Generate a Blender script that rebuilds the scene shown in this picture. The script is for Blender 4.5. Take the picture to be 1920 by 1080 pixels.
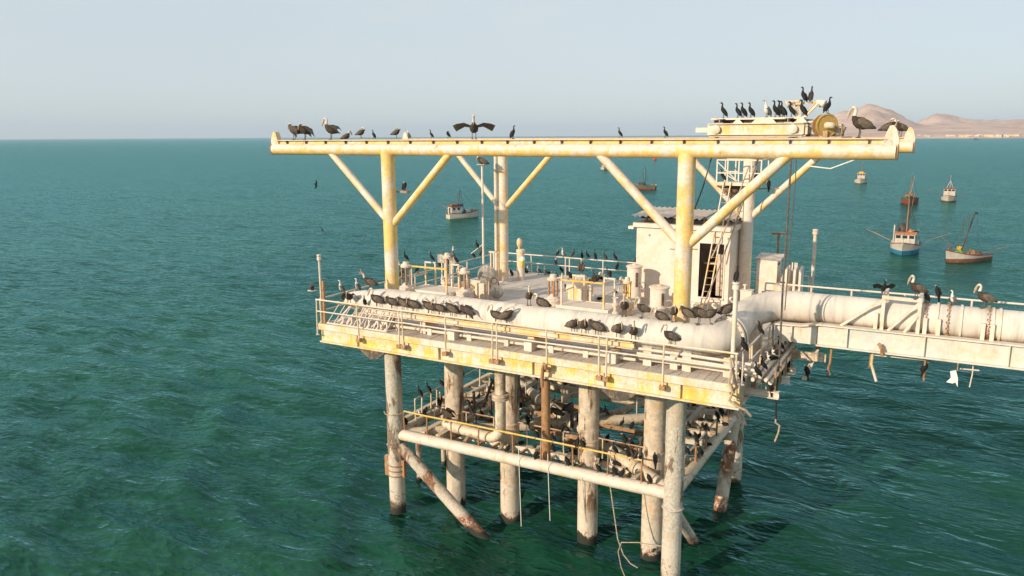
import bpy, math, random
import numpy as np
from mathutils import Vector, Matrix

random.seed(7)
rng = np.random.default_rng(11)
R = math.radians
scene = bpy.context.scene
for o in list(bpy.data.objects):
    bpy.data.objects.remove(o, do_unlink=True)
COL = scene.collection

# ------------------------------------------------------------------ camera
# world frame: X runs along the front edge of the platform, Y away from it, Z up from the sea
YAW, PITCH, ROLL = R(29.5), R(11.05), R(0.33)
CAM = Vector((23.4, -24.4, 17.0))
fwd = Vector((-math.sin(YAW) * math.cos(PITCH), math.cos(YAW) * math.cos(PITCH), -math.sin(PITCH)))
right = Vector((math.cos(YAW), math.sin(YAW), 0))
upv = right.cross(fwd)
cr = right * math.cos(ROLL) - upv * math.sin(ROLL)
cu = upv * math.cos(ROLL) + right * math.sin(ROLL)
cam_data = bpy.data.cameras.new('camera')
cam = bpy.data.objects.new('camera', cam_data)
COL.objects.link(cam)
M4 = Matrix.Identity(4)
for i in range(3):
    M4[i][0], M4[i][1], M4[i][2], M4[i][3] = cr[i], cu[i], -fwd[i], CAM[i]
cam.matrix_world = M4
cam_data.sensor_width = 36.0
cam_data.lens = 36.0 * 1460 / 1920
cam_data.clip_end = 80000
cam_data.clip_start = 0.5
scene.camera = cam

# ------------------------------------------------------------------ sky, sun, exposure
SUN_EL = R(20)
sun_dir = Vector((-0.40, -0.917, 0)).normalized()          # towards the sun, on the ground
sun_vec = Vector((sun_dir.x * math.cos(SUN_EL), sun_dir.y * math.cos(SUN_EL), math.sin(SUN_EL)))
world = bpy.data.worlds.new('World')
scene.world = world
world.use_nodes = True
wn = world.node_tree
wn.nodes.clear()
w_out = wn.nodes.new('ShaderNodeOutputWorld')
w_bg = wn.nodes.new('ShaderNodeBackground')
w_sky = wn.nodes.new('ShaderNodeTexSky')
w_sky.sky_type = 'NISHITA'
w_sky.sun_disc = False
w_sky.sun_elevation = SUN_EL
w_sky.sun_rotation = math.atan2(sun_dir.x, sun_dir.y)
w_sky.altitude = 0
w_sky.air_density = 1.0
w_sky.dust_density = 0.6
w_sky.ozone_density = 3.0
w_bg.inputs['Strength'].default_value = 0.13
# thin high cloud veil, even over the whole sky, with a few faint wisps
w_tc = wn.nodes.new('ShaderNodeTexCoord')
w_map = wn.nodes.new('ShaderNodeMapping')
w_map.inputs['Scale'].default_value = (1.6, 1.6, 9.0)
w_map.inputs['Location'].default_value = (3.1, 0.7, 0.4)
w_noise = wn.nodes.new('ShaderNodeTexNoise')
w_noise.inputs['Scale'].default_value = 1.5
w_noise.inputs['Detail'].default_value = 6
w_ramp = wn.nodes.new('ShaderNodeValToRGB')
w_ramp.color_ramp.elements[0].position = 0.42
w_ramp.color_ramp.elements[0].color = (0.78, 0.78, 0.78, 1)
w_ramp.color_ramp.elements[1].position = 0.75
w_ramp.color_ramp.elements[1].color = (0.92, 0.92, 0.92, 1)
w_mix = wn.nodes.new('ShaderNodeMix')
w_mix.data_type = 'RGBA'
w_mix.inputs['B'].default_value = (4.9, 5.3, 5.5, 1)
L = wn.links.new
L(w_tc.outputs['Generated'], w_map.inputs['Vector'])
L(w_map.outputs['Vector'], w_noise.inputs['Vector'])
L(w_noise.outputs['Fac'], w_ramp.inputs['Fac'])
L(w_ramp.outputs['Color'], w_mix.inputs['Factor'])
L(w_sky.outputs['Color'], w_mix.inputs['A'])
L(w_mix.outputs['Result'], w_bg.inputs['Color'])
L(w_bg.outputs['Background'], w_out.inputs['Surface'])

sun_data = bpy.data.lights.new('sun', 'SUN')
sun_data.energy = 4.6
sun_data.angle = R(0.55)
sun_data.color = (1.0, 0.84, 0.64)
sun = bpy.data.objects.new('sun', sun_data)
COL.objects.link(sun)
sun.location = (0, -30, 60)
sun.rotation_euler = (-sun_vec).to_track_quat('-Z', 'Y').to_euler()

scene.view_settings.view_transform = 'Standard'
scene.view_settings.look = 'None'
scene.view_settings.exposure = 0.15
scene.view_settings.gamma = 1.0
scene.view_settings.use_curve_mapping = False
scene.render.engine = 'CYCLES'
scene.cycles.max_bounces = 6
scene.cycles.volume_bounces = 0

# ------------------------------------------------------------------ materials
MAT = {}


class NT:
    def __init__(self, name):
        m = bpy.data.materials.new(name)
        m.use_nodes = True
        self.m = m
        self.t = m.node_tree
        self.b = self.t.nodes['Principled BSDF']
        MAT[name] = m
        self._pos = None
        self._geo = None

    def n(self, kind, **kw):
        nd = self.t.nodes.new('ShaderNode' + kind)
        for k, v in kw.items():
            setattr(nd, k, v)
        return nd

    def l(self, a, b):
        self.t.links.new(a, b)

    def geo(self):
        if not self._geo:
            self._geo = self.n('NewGeometry')
        return self._geo

    def pos(self, scale=(1, 1, 1), loc=(0, 0, 0)):
        mp = self.n('Mapping')
        mp.inputs['Scale'].default_value = scale
        mp.inputs['Location'].default_value = loc
        self.l(self.geo().outputs['Position'], mp.inputs['Vector'])
        return mp.outputs['Vector']

    def noise(self, vec, scale, detail=4, rough=0.55, dist=0.0):
        nd = self.n('TexNoise')
        nd.inputs['Scale'].default_value = scale
        nd.inputs['Detail'].default_value = detail
        nd.inputs['Roughness'].default_value = rough
        nd.inputs['Distortion'].default_value = dist
        self.l(vec, nd.inputs['Vector'])
        return nd.outputs['Fac']

    def math(self, op, a, b=0.0, c=None):
        nd = self.n('Math', operation=op)
        for i, v in enumerate((a, b, c)):
            if v is None:
                continue
            if hasattr(v, 'links'):
                self.l(v, nd.inputs[i])
            else:
                nd.inputs[i].default_value = v
        return nd.outputs[0]

    def ramp(self, fac, lo, hi):
        nd = self.n('MapRange')
        nd.interpolation_type = 'SMOOTHSTEP'
        nd.inputs['From Min'].default_value = lo
        nd.inputs['From Max'].default_value = hi
        self.l(fac, nd.inputs['Value'])
        return nd.outputs['Result']

    def mix(self, fac, a, b):
        nd = self.n('Mix', data_type='RGBA')
        for s, v in (('Factor', fac), ('A', a), ('B', b)):
            if hasattr(v, 'links'):
                self.l(v, nd.inputs[s])
            else:
                nd.inputs[s].default_value = v if s == 'Factor' else (*v, 1)
        return nd.outputs['Result']

    def bump(self, h, strength, dist, prev=None):
        nd = self.n('Bump')
        nd.inputs['Strength'].default_value = strength
        nd.inputs['Distance'].default_value = dist
        self.l(h, nd.inputs['Height'])
        if prev:
            self.l(prev, nd.inputs['Normal'])
        return nd.outputs['Normal']

    def done(self, col, rough=0.7, normal=None, **kw):
        for s, v in dict({'Base Color': col, 'Roughness': rough}, **kw).items():
            if hasattr(v, 'links'):
                self.l(v, self.b.inputs[s])
            elif isinstance(v, tuple):
                self.b.inputs[s].default_value = (*v, 1)
            else:
                self.b.inputs[s].default_value = v
        if normal:
            self.l(normal, self.b.inputs['Normal'])
        return self.m


GUANO = (0.75, 0.645, 0.55)


def weathered(name, paint, cover=0.5, rust=0.25, s=1.0, rough=0.62, guano=GUANO, bump=0.25, rustcol=(0.20, 0.075, 0.028)):
    """painted steel under bird droppings, with chips, drips and rust of their own shape"""
    t = NT(name)
    p = t.pos()
    n1 = t.noise(p, 0.9 * s, 6, 0.6, 0.4)
    n2 = t.noise(p, 9 * s, 5, 0.65)
    drip = t.noise(t.pos((5 * s, 5 * s, 0.5 * s), (3, 1, 7)), 1.0, 5, 0.6)
    nz = t.n('SeparateXYZ')
    t.l(t.geo().outputs['Normal'], nz.inputs[0])
    f = t.math('MULTIPLY', n1, 0.5)
    f = t.math('ADD', f, t.math('MULTIPLY', n2, 0.22))
    f = t.math('ADD', f, t.math('MULTIPLY', drip, 0.28))
    f = t.math('ADD', f, t.math('MULTIPLY', nz.outputs['Z'], 0.10))
    g = t.ramp(f, 0.62 - cover * 0.28, 0.74 - cover * 0.28)
    tint = t.mix(t.ramp(n2, 0.35, 0.7), tuple(c * 0.86 for c in guano), guano)
    tint = t.mix(t.ramp(t.noise(p, 2.3 * s, 4), 0.45, 0.75), tint, (guano[0] * 0.9, guano[1] * 0.80, guano[2] * 0.66))
    pvar = t.mix(t.ramp(t.noise(p, 3.5 * s, 3), 0.3, 0.7), tuple(c * 0.82 for c in paint), paint)
    c = t.mix(g, pvar, tint)
    # rust blooms and run-off
    r1 = t.noise(t.pos((1, 1, 0.7), (11, 4, 2)), 2.6 * s, 8, 0.68, 0.3)
    r2 = t.noise(t.pos((8 * s, 8 * s, 0.55 * s), (1, 9, 4)), 1.0, 6, 0.6)
    rr = t.math('ADD', t.math('MULTIPLY', r1, 0.72), t.math('MULTIPLY', r2, 0.28))
    rm = t.ramp(rr, 0.70 - rust * 0.22, 0.78 - rust * 0.20)
    halo = t.math('MULTIPLY', t.ramp(rr, 0.56 - rust * 0.2, 0.74 - rust * 0.2), 0.45)
    c = t.mix(halo, c, (0.50, 0.31, 0.15))
    c = t.mix(rm, c, rustcol)
    nb = t.bump(n2, bump, 0.02)
    return t.done(c, rough, nb)


def plain(name, col, rough=0.6, var=0.15, s=6.0, metallic=0.0, bump=0.0):
    t = NT(name)
    n = t.noise(t.pos(), s, 4)
    c = t.mix(t.ramp(n, 0.3, 0.7), tuple(max(0, v * (1 - var)) for v in col), tuple(min(1, v * (1 + var)) for v in col))
    nb = t.bump(n, bump, 0.02) if bump else None
    return t.done(c, rough, nb, Metallic=metallic)


weathered('cream_steel', (0.74, 0.60, 0.40), 0.88, 0.36)
weathered('reel_paint', (0.46, 0.29, 0.06), 0.25, 0.6, 3.0)
weathered('cream_yellow', (0.84, 0.53, 0.16), 0.72, 0.42)
weathered('yellow_steel', (0.84, 0.55, 0.17), 0.56, 0.36)
weathered('girder_yellow', (0.82, 0.54, 0.09), 0.66, 0.40, 1.3)
weathered('yellow_bar', (0.74, 0.46, 0.05), 0.30, 0.15, 2.0)
weathered('rail_paint', (0.66, 0.50, 0.22), 0.72, 0.42, 2.0)
weathered('rust_bar', (0.36, 0.17, 0.07), 0.28, 0.75, 2.0)
weathered('white_steel', (0.76, 0.73, 0.66), 0.95, 0.12)
weathered('wall_white', (0.76, 0.70, 0.61), 0.80, 0.16, 0.7, 0.8)
weathered('bridge_white', (0.62, 0.62, 0.56), 0.66, 0.28, 0.9)
weathered('grey_steel', (0.34, 0.31, 0.27), 0.42, 0.3, 1.5)
weathered('lower_steel', (0.40, 0.29, 0.19), 0.70, 0.45, 1.4, guano=(0.72, 0.62, 0.49))
weathered('dark_steel', (0.075, 0.06, 0.05), 0.08, 0.5, 2)
weathered('corrugated', (0.50, 0.42, 0.33), 0.6, 0.45, 1.5)
weathered('step_plate', (0.52, 0.40, 0.29), 0.62, 0.2, 2)


def pipe_mat():
    """big pipe: thick guano on the crown, grey upright streaks, browner towards the underside"""
    t = NT('pipe_guano')
    p = t.pos()
    n1 = t.noise(p, 0.8, 6, 0.6, 0.5)
    n2 = t.noise(p, 8, 5, 0.65)
    drip = t.noise(t.pos((4.5, 1, 0.5), (2, 5, 1)), 1.0, 6, 0.6)
    c = t.mix(t.ramp(n1, 0.38, 0.66), (0.70, 0.62, 0.535), (0.58, 0.51, 0.44))
    c = t.mix(t.math('MULTIPLY', t.ramp(drip, 0.46, 0.66), 0.7), c, (0.44, 0.41, 0.375))
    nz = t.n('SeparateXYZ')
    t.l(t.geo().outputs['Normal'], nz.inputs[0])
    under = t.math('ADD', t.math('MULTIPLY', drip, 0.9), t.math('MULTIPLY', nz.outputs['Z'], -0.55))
    c = t.mix(t.math('MULTIPLY', t.ramp(under, 0.55, 1.0), 0.8), c, (0.40, 0.29, 0.19))  # browner on downward faces, broken up by the streak noise
    r1 = t.noise(t.pos((1, 1, 1), (4, 8, 3)), 3.0, 8, 0.7)
    c = t.mix(t.ramp(r1, 0.66, 0.76), c, (0.33, 0.20, 0.11))
    t.done(c, 0.75, t.bump(n2, 0.3, 0.03))


pipe_mat()


def pile_mat(name, base, dark, rough_scale=7.0, tide=0.9, rust=0.25):
    t = NT(name)
    p = t.pos()
    nb1 = t.noise(p, rough_scale, 8, 0.72)
    nb2 = t.noise(p, 1.3, 5, 0.6, 0.4)
    drip = t.noise(t.pos((4, 4, 0.45), (6, 2, 1)), 1.0, 6, 0.62)
    c = t.mix(t.ramp(nb1, 0.36, 0.64), tuple(v * 0.66 for v in base), base)
    c = t.mix(t.math('MULTIPLY', t.ramp(nb2, 0.48, 0.68), 0.6), c, (base[0] * 0.85, base[1] * 0.68, base[2] * 0.5))
    c = t.mix(t.ramp(drip, 0.60, 0.70), c, dark)
    z = t.n('SeparateXYZ')
    t.l(t.geo().outputs['Position'], z.inputs[0])
    zz = t.math('ADD', z.outputs['Z'], t.math('MULTIPLY', t.math('SUBTRACT', nb2, 0.5), 1.1))
    # crust of old scale in patches, then tide marks: barnacle collar, rust bloom, wet weed
    cr_ = t.noise(t.pos((1.1, 1.1, 0.28), (2, 7, 3)), 1.0, 6, 0.62, 0.6)
    c = t.mix(t.math('MULTIPLY', t.ramp(cr_, 0.53, 0.57), t.ramp(nb1, 0.30, 0.5)), c, dark)
    c = t.mix(t.math('MULTIPLY', t.ramp(zz, tide + 1.6, tide + 0.3), 0.7), c, (0.66, 0.57, 0.46))
    c = t.mix(t.math('MULTIPLY', t.ramp(zz, tide + rust, tide + rust - 0.35), t.ramp(nb1, 0.60 - rust * 0.4, 0.72 - rust * 0.4)), c, (0.27, 0.095, 0.045))
    wet = t.math('ADD', zz, t.math('MULTIPLY', t.math('SUBTRACT', nb1, 0.5), 0.9))
    c = t.mix(t.ramp(wet, tide * 0.55, tide * 0.30), c, (0.12, 0.085, 0.05))
    c = t.mix(t.ramp(wet, tide * 0.30, tide * 0.08), c, (0.025, 0.027, 0.018))
    t.done(c, 0.8, t.bump(nb1, 0.9, 0.06))


pile_mat('pile_fouled', (0.66, 0.58, 0.48), (0.20, 0.13, 0.08), 9.0, 0.95)
pile_mat('pile_smooth', (0.72, 0.58, 0.44), (0.19, 0.10, 0.05), 4.0, 0.30)
pile_mat('strut_rusty', (0.64, 0.54, 0.43), (0.22, 0.10, 0.05), 7.0, 0.35, 0.5)


def deck_mat():
    t = NT('deck_guano')
    p = t.pos()
    n1 = t.noise(p, 0.7, 6, 0.6, 0.6)
    n2 = t.noise(p, 12, 5, 0.7)
    c = t.mix(t.ramp(n1, 0.35, 0.68), (0.40, 0.34, 0.29), (0.56, 0.49, 0.42))
    c = t.mix(t.ramp(n2, 0.40, 0.68), c, (0.60, 0.54, 0.47))
    c = t.mix(t.math('MULTIPLY', t.ramp(t.noise(p, 2.2, 6, 0.7), 0.55, 0.72), 0.5), c, (0.24, 0.18, 0.13))
    t.done(c, 0.9, t.bump(n2, 0.5, 0.03))


deck_mat()


def sea_mat():
    t = NT('sea_water')
    p = t.pos()
    big = t.noise(t.pos((1, 1, 0)), 0.03, 4, 0.55)
    c = t.mix(t.ramp(big, 0.35, 0.68), (0.007, 0.047, 0.028), (0.014, 0.072, 0.036))
    def wv(sc, det, st, loc):
        mp = t.n('Mapping')
        mp.inputs['Rotation'].default_value = (0, 0, R(-16))
        mp.inputs['Scale'].default_value = (1.0, st, 0)
        mp.inputs['Location'].default_value = loc
        t.l(t.geo().outputs['Position'], mp.inputs['Vector'])
        return t.noise(mp.outputs['Vector'], sc, det, 0.6, 0.15)
    def ridge(n, pw):
        r_ = t.math('SUBTRACT', 1.0, t.math('ABSOLUTE', t.math('MULTIPLY_ADD', n, 2.0, -1.0)))
        return t.math('POWER', r_, pw)
    # slopes of the wavelets themselves (kept at every distance), then crisp ridges close by
    def slope(sc, st, det, amp, loc):
        mp = t.n('Mapping')
        mp.inputs['Rotation'].default_value = (0, 0, R(-16))
        mp.inputs['Scale'].default_value = (1.0, st, 0)
        mp.inputs['Location'].default_value = loc
        t.l(t.geo().outputs['Position'], mp.inputs['Vector'])
        nd = t.n('TexNoise')
        nd.inputs['Scale'].default_value = sc
        nd.inputs['Detail'].default_value = det
        nd.inputs['Roughness'].default_value = 0.6
        t.l(mp.outputs['Vector'], nd.inputs['Vector'])
        v = t.n('VectorMath', operation='MULTIPLY_ADD')
        t.l(nd.outputs['Color'], v.inputs[0])
        v.inputs[1].default_value = (amp, amp, 0)
        v.inputs[2].default_value = (-amp / 2, -amp / 2, 0)
        return v.outputs[0]
    nv = t.geo().outputs['Normal']
    for s_ in (slope(0.11, 3.2, 2, 0.50, (0, 0, 0)), slope(0.34, 2.8, 3, 0.95, (4, 9, 0)), slope(1.4, 1.8, 3, 0.42, (1, 2, 0))):
        ad = t.n('VectorMath', operation='ADD')
        t.l(nv, ad.inputs[0])
        t.l(s_, ad.inputs[1])
        nv = ad.outputs[0]
    nm = t.n('VectorMath', operation='NORMALIZE')
    t.l(nv, nm.inputs[0])
    nb = t.bump(ridge(wv(0.30, 3, 2.6, (3, 5, 0)), 2.5), 0.6, 0.24, nm.outputs[0])
    nb = t.bump(ridge(wv(1.0, 3, 2.4, (7, 3, 0)), 2.0), 0.4, 0.045, nb)
    # green upwelling light below a tinted sky reflection
    t.t.nodes.remove(t.b)
    df = t.n('BsdfDiffuse')
    t.l(c, df.inputs['Color'])
    t.l(nb, df.inputs['Normal'])
    gl = t.n('BsdfGlossy')
    gl.inputs['Color'].default_value = (0.42, 0.82, 0.86, 1)
    gl.inputs['Roughness'].default_value = 0.16
    t.l(nb, gl.inputs['Normal'])
    fr_ = t.n('Fresnel')
    fr_.inputs['IOR'].default_value = 1.333
    t.l(nb, fr_.inputs['Normal'])
    mx = t.n('MixShader')
    t.l(t.math('MULTIPLY', fr_.outputs[0], 0.85), mx.inputs[0])
    t.l(df.outputs[0], mx.inputs[1])
    t.l(gl.outputs[0], mx.inputs[2])
    t.l(mx.outputs[0], t.t.nodes['Material Output'].inputs['Surface'])


sea_mat()


def hill_mat():
    t = NT('desert_hill')
    p = t.pos()
    n1 = t.noise(p, 0.004, 8, 0.62, 0.4)
    n2 = t.noise(p, 0.02, 6, 0.65)
    c = t.mix(t.ramp(n1, 0.35, 0.65), (0.43, 0.29, 0.23), (0.57, 0.42, 0.34))
    c = t.mix(t.math('MULTIPLY', t.ramp(n2, 0.5, 0.7), 0.5), c, (0.24, 0.17, 0.13))
    t.done(c, 0.95, t.bump(n2, 0.6, 8.0))


hill_mat()
plain('pel_body', (0.052, 0.034, 0.023), 0.85, 0.45, 14)
plain('pel_wing', (0.125, 0.092, 0.066), 0.85, 0.4, 18)
plain('pel_white', (0.66, 0.58, 0.46), 0.85, 0.15, 12)
plain('pel_bill', (0.42, 0.30, 0.20), 0.5, 0.25, 20)
plain('pel_pink', (0.55, 0.22, 0.17), 0.5, 0.2, 20)
plain('bird_leg', (0.10, 0.085, 0.07), 0.7, 0.2)
plain('corm_black', (0.0065, 0.006, 0.0055), 0.8, 0.4, 20)
plain('corm_brown', (0.034, 0.019, 0.013), 0.65, 0.4, 20)
plain('corm_white', (0.62, 0.57, 0.50), 0.85, 0.15)
plain('gull_grey', (0.10, 0.09, 0.085), 0.8, 0.3)
weathered('wood_white', (0.52, 0.47, 0.40), 0.45, 0.5, 1.2, 0.7, (0.62, 0.58, 0.52))
plain('wood_blue', (0.035, 0.17, 0.27), 0.5, 0.2, 2)
plain('wood_navy', (0.02, 0.045, 0.14), 0.5, 0.2, 2)
plain('wood_red', (0.25, 0.035, 0.022), 0.55, 0.25, 2)
plain('wood_brown', (0.20, 0.075, 0.04), 0.65, 0.3, 2)
plain('wood_green', (0.075, 0.085, 0.055), 0.65, 0.3, 2)
plain('wood_deck', (0.28, 0.20, 0.13), 0.8, 0.3, 3)
plain('boat_yellow', (0.70, 0.40, 0.04), 0.6, 0.15)
plain('boat_orange', (0.50, 0.18, 0.06), 0.6, 0.2)
plain('boat_dark', (0.05, 0.045, 0.04), 0.6, 0.3)
plain('window_dark', (0.03, 0.035, 0.04), 0.15, 0.2)
plain('pole_wood', (0.30, 0.18, 0.10), 0.7, 0.3)
plain('net_heap', (0.20, 0.13, 0.07), 0.95, 0.5, 9)
plain('net_green', (0.10, 0.28, 0.05), 0.9, 0.4, 9)
plain('rope_tan', (0.42, 0.33, 0.22), 0.9, 0.25, 14)
plain('rope_dark', (0.11, 0.09, 0.075), 0.9, 0.3, 14)
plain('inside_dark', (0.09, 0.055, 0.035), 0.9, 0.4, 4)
plain('lamp_glass', (0.75, 0.70, 0.60), 0.2, 0.05)
plain('buoy_red', (0.55, 0.03, 0.02), 0.5, 0.1)
plain('buoy_yellow', (0.75, 0.55, 0.05), 0.4, 0.1)
plain('buoy_white', (0.78, 0.74, 0.66), 0.4, 0.08)
plain('nest_twigs', (0.16, 0.11, 0.07), 0.95, 0.5, 30)
plain('skin', (0.28, 0.15, 0.09), 0.6, 0.1)
plain('cloth_yellow', (0.80, 0.47, 0.02), 0.8, 0.1)
plain('cloth_pale', (0.55, 0.47, 0.40), 0.85, 0.15)
plain('cloth_dark', (0.04, 0.05, 0.07), 0.85, 0.2)
plain('house_white', (0.58, 0.53, 0.47), 0.8, 0.1, 0.1)
plain('house_tan', (0.55, 0.42, 0.31), 0.8, 0.15, 0.1)
plain('foam', (0.75, 0.78, 0.74), 0.9, 0.05)


# ------------------------------------------------------------------ mesh builder
class MB:
    def __init__(self):
        self.v, self.f, self.mi, self.cur = [], [], [], 0

    def face(self, *idx):
        self.f.append(idx)
        self.mi.append(self.cur)

    def add(self, pts):
        b = len(self.v)
        self.v.extend(tuple(p) for p in pts)
        return b

    def box(self, x0, x1, y0, y1, z0, z1):
        b = self.add([(x, y, z) for z in (z0, z1) for y in (y0, y1) for x in (x0, x1)])
        for q in ((0, 2, 3, 1), (4, 5, 7, 6), (0, 1, 5, 4), (2, 6, 7, 3), (0, 4, 6, 2), (1, 3, 7, 5)):
            self.face(*[b + i for i in q])
        return self

    def bar(self, a, c, w, h, up=(0, 0, 1)):
        """a straight bar of rectangular section from a to c (w sideways, h along up)"""
        a, c, up = Vector(a), Vector(c), Vector(up)
        d = (c - a).normalized()
        s = d.cross(up)
        if s.length < 1e-4:
            s = d.cross(Vector((1, 0, 0)))
        s.normalize()
        u = s.cross(d)
        pts = []
        for e in (a, c):
            for i, j in ((-1, -1), (1, -1), (1, 1), (-1, 1)):
                pts.append(e + s * (w / 2 * i) + u * (h / 2 * j))
        b = self.add(pts)
        for q in ((0, 3, 2, 1), (4, 5, 6, 7), (0, 1, 5, 4), (1, 2, 6, 5), (2, 3, 7, 6), (3, 0, 4, 7)):
            self.face(*[b + i for i in q])
        return self

    def tube(self, path, r, n=12, cap=True):
        path = [Vector(p) for p in path]
        m = len(path)
        rs = r if isinstance(r, (list, tuple)) else [r] * m
        t0 = (path[1] - path[0]).normalized()
        ref = Vector((0, 0, 1)) if abs(t0.z) < 0.9 else Vector((1, 0, 0))
        s = t0.cross(ref).normalized()
        rings = []
        for i in range(m):
            if i == 0:
                t = path[1] - path[0]
            elif i == m - 1:
                t = path[-1] - path[-2]
            else:
                t = (path[i + 1] - path[i]).normalized() + (path[i] - path[i - 1]).normalized()
            t.normalize()
            s = (s - t * s.dot(t)).normalized()
            u = t.cross(s)
            rings.append(self.add([path[i] + (s * math.cos(2 * math.pi * k / n) + u * math.sin(2 * math.pi * k / n)) * rs[i] for k in range(n)]))
        for i in range(m - 1):
            for k in range(n):
                k2 = (k + 1) % n
                self.face(rings[i] + k, rings[i] + k2, rings[i + 1] + k2, rings[i + 1] + k)
        if cap:
            self.face(*[rings[0] + k for k in reversed(range(n))])
            self.face(*[rings[-1] + k for k in range(n)])
        return self

    def cyl(self, a, c, r, r2=None, n=14):
        return self.tube([a, c], [r, r if r2 is None else r2], n)

    def lathe(self, prof, c=(0, 0, 0), n=16, axis=(0, 0, 1)):
        """prof: list of (radius, height) along axis"""
        ax = Vector(axis).normalized()
        ref = Vector((1, 0, 0)) if abs(ax.x) < 0.9 else Vector((0, 1, 0))
        s = (ref - ax * ref.dot(ax)).normalized()
        u = ax.cross(s)
        c = Vector(c)
        rings = [self.add([c + ax * h + (s * math.cos(2 * math.pi * k / n) + u * math.sin(2 * math.pi * k / n)) * max(r, 1e-4) for k in range(n)]) for r, h in prof]
        for i in range(len(prof) - 1):
            for k in range(n):
                k2 = (k + 1) % n
                self.face(rings[i] + k, rings[i] + k2, rings[i + 1] + k2, rings[i + 1] + k)
        self.face(*[rings[0] + k for k in reversed(range(n))])
        self.face(*[rings[-1] + k for k in range(n)])
        return self

    def ring(self, c, axis, R0, r, n=18, m=6):
        ax = Vector(axis).normalized()
        ref = Vector((1, 0, 0)) if abs(ax.x) < 0.9 else Vector((0, 1, 0))
        s = (ref - ax * ref.dot(ax)).normalized()
        u = ax.cross(s)
        c = Vector(c)
        b = self.add([c + (s * math.cos(2 * math.pi * i / n) + u * math.sin(2 * math.pi * i / n)) * (R0 + r * math.cos(2 * math.pi * j / m)) + ax * (r * math.sin(2 * math.pi * j / m)) for i in range(n) for j in range(m)])
        for i in range(n):
            for j in range(m):
                self.face(b + i * m + j, b + ((i + 1) % n) * m + j, b + ((i + 1) % n) * m + (j + 1) % m, b + i * m + (j + 1) % m)
        return self

    def prism(self, poly, a, c, axis='y'):
        """2-D outline extruded from a to c along an axis; outline in the other two axes"""
        n = len(poly)
        mk = {'y': lambda p, w: (p[0], w, p[1]), 'x': lambda p, w: (w, p[0], p[1]), 'z': lambda p, w: (p[0], p[1], w)}[axis]
        b = self.add([mk(p, a) for p in poly] + [mk(p, c) for p in poly])
        self.face(*[b + i for i in range(n)])
        self.face(*[b + n + i for i in reversed(range(n))])
        for i in range(n):
            j = (i + 1) % n
            self.face(b + i, b + n + i, b + n + j, b + j)
        return self

    def ell(self, c, r, rot=None, nu=10, nv=6):
        m = rot or Matrix.Identity(3)
        c = Vector(c)
        top = self.add([c + m @ Vector((0, 0, r[2]))])
        rows = []
        for i in range(1, nv):
            th = math.pi * i / nv
            rows.append(self.add([c + m @ Vector((r[0] * math.sin(th) * math.cos(2 * math.pi * k / nu), r[1] * math.sin(th) * math.sin(2 * math.pi * k / nu), r[2] * math.cos(th))) for k in range(nu)]))
        bot = self.add([c + m @ Vector((0, 0, -r[2]))])
        for k in range(nu):
            k2 = (k + 1) % nu
            self.face(top, rows[0] + k, rows[0] + k2)
            self.face(bot, rows[-1] + k2, rows[-1] + k)
            for a, b2 in zip(rows, rows[1:]):
                self.face(a + k, b2 + k, b2 + k2, a + k2)
        return self

    def mesh(self, name, mats, smooth=True):
        me = bpy.data.meshes.new(name)
        me.from_pydata(self.v, [], self.f)
        for m in (mats if isinstance(mats, (list, tuple)) else [mats]):
            me.materials.append(MAT[m])
        me.polygons.foreach_set('material_index', self.mi)
        if smooth:
            me.polygons.foreach_set('use_smooth', [True] * len(self.f))
            me.set_sharp_from_angle(angle=R(38))
        me.update()
        return me

    def build(self, name, mats, parent=None, smooth=True):
        if parent is not None:
            off = root_loc(parent)
            self.v = [(p[0] - off.x, p[1] - off.y, p[2] - off.z) for p in self.v]
        return link(name, self.mesh(name, mats, smooth), parent)


def root_loc(o):
    v = Vector((0, 0, 0))
    while o:
        v += o.location
        o = o.parent
    return v


def link(name, me, parent=None, loc=(0, 0, 0), rz=0.0):
    o = bpy.data.objects.new(name, me)
    COL.objects.link(o)
    o.parent = parent
    o.location = loc
    o.rotation_euler = (0, 0, rz)
    return o


def tag(o, label, cat=None, group=None, kind=None):
    if label:
        o['label'] = label
    if cat:
        o['category'] = cat
    if group:
        o['group'] = group
    if kind:
        o['kind'] = kind
    return o


def thing(name, label, cat, loc, group=None, rz=0.0):
    o = bpy.data.objects.new(name, None)
    o.empty_display_size = 0.3
    COL.objects.link(o)
    o.location = loc
    o.rotation_euler = (0, 0, rz)
    return tag(o, label, cat, group)


def lerp(a, b, t):
    return tuple(x + (y - x) * t for x, y in zip(a, b))


def arc(c, r, a0, a1, n, z0, z1=None):
    z1 = z0 if z1 is None else z1
    return [(c[0] + r * math.cos(R(a0 + (a1 - a0) * i / n)), c[1] + r * math.sin(R(a0 + (a1 - a0) * i / n)), z0 + (z1 - z0) * i / n) for i in range(n + 1)]


DECK = 9.1

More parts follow.
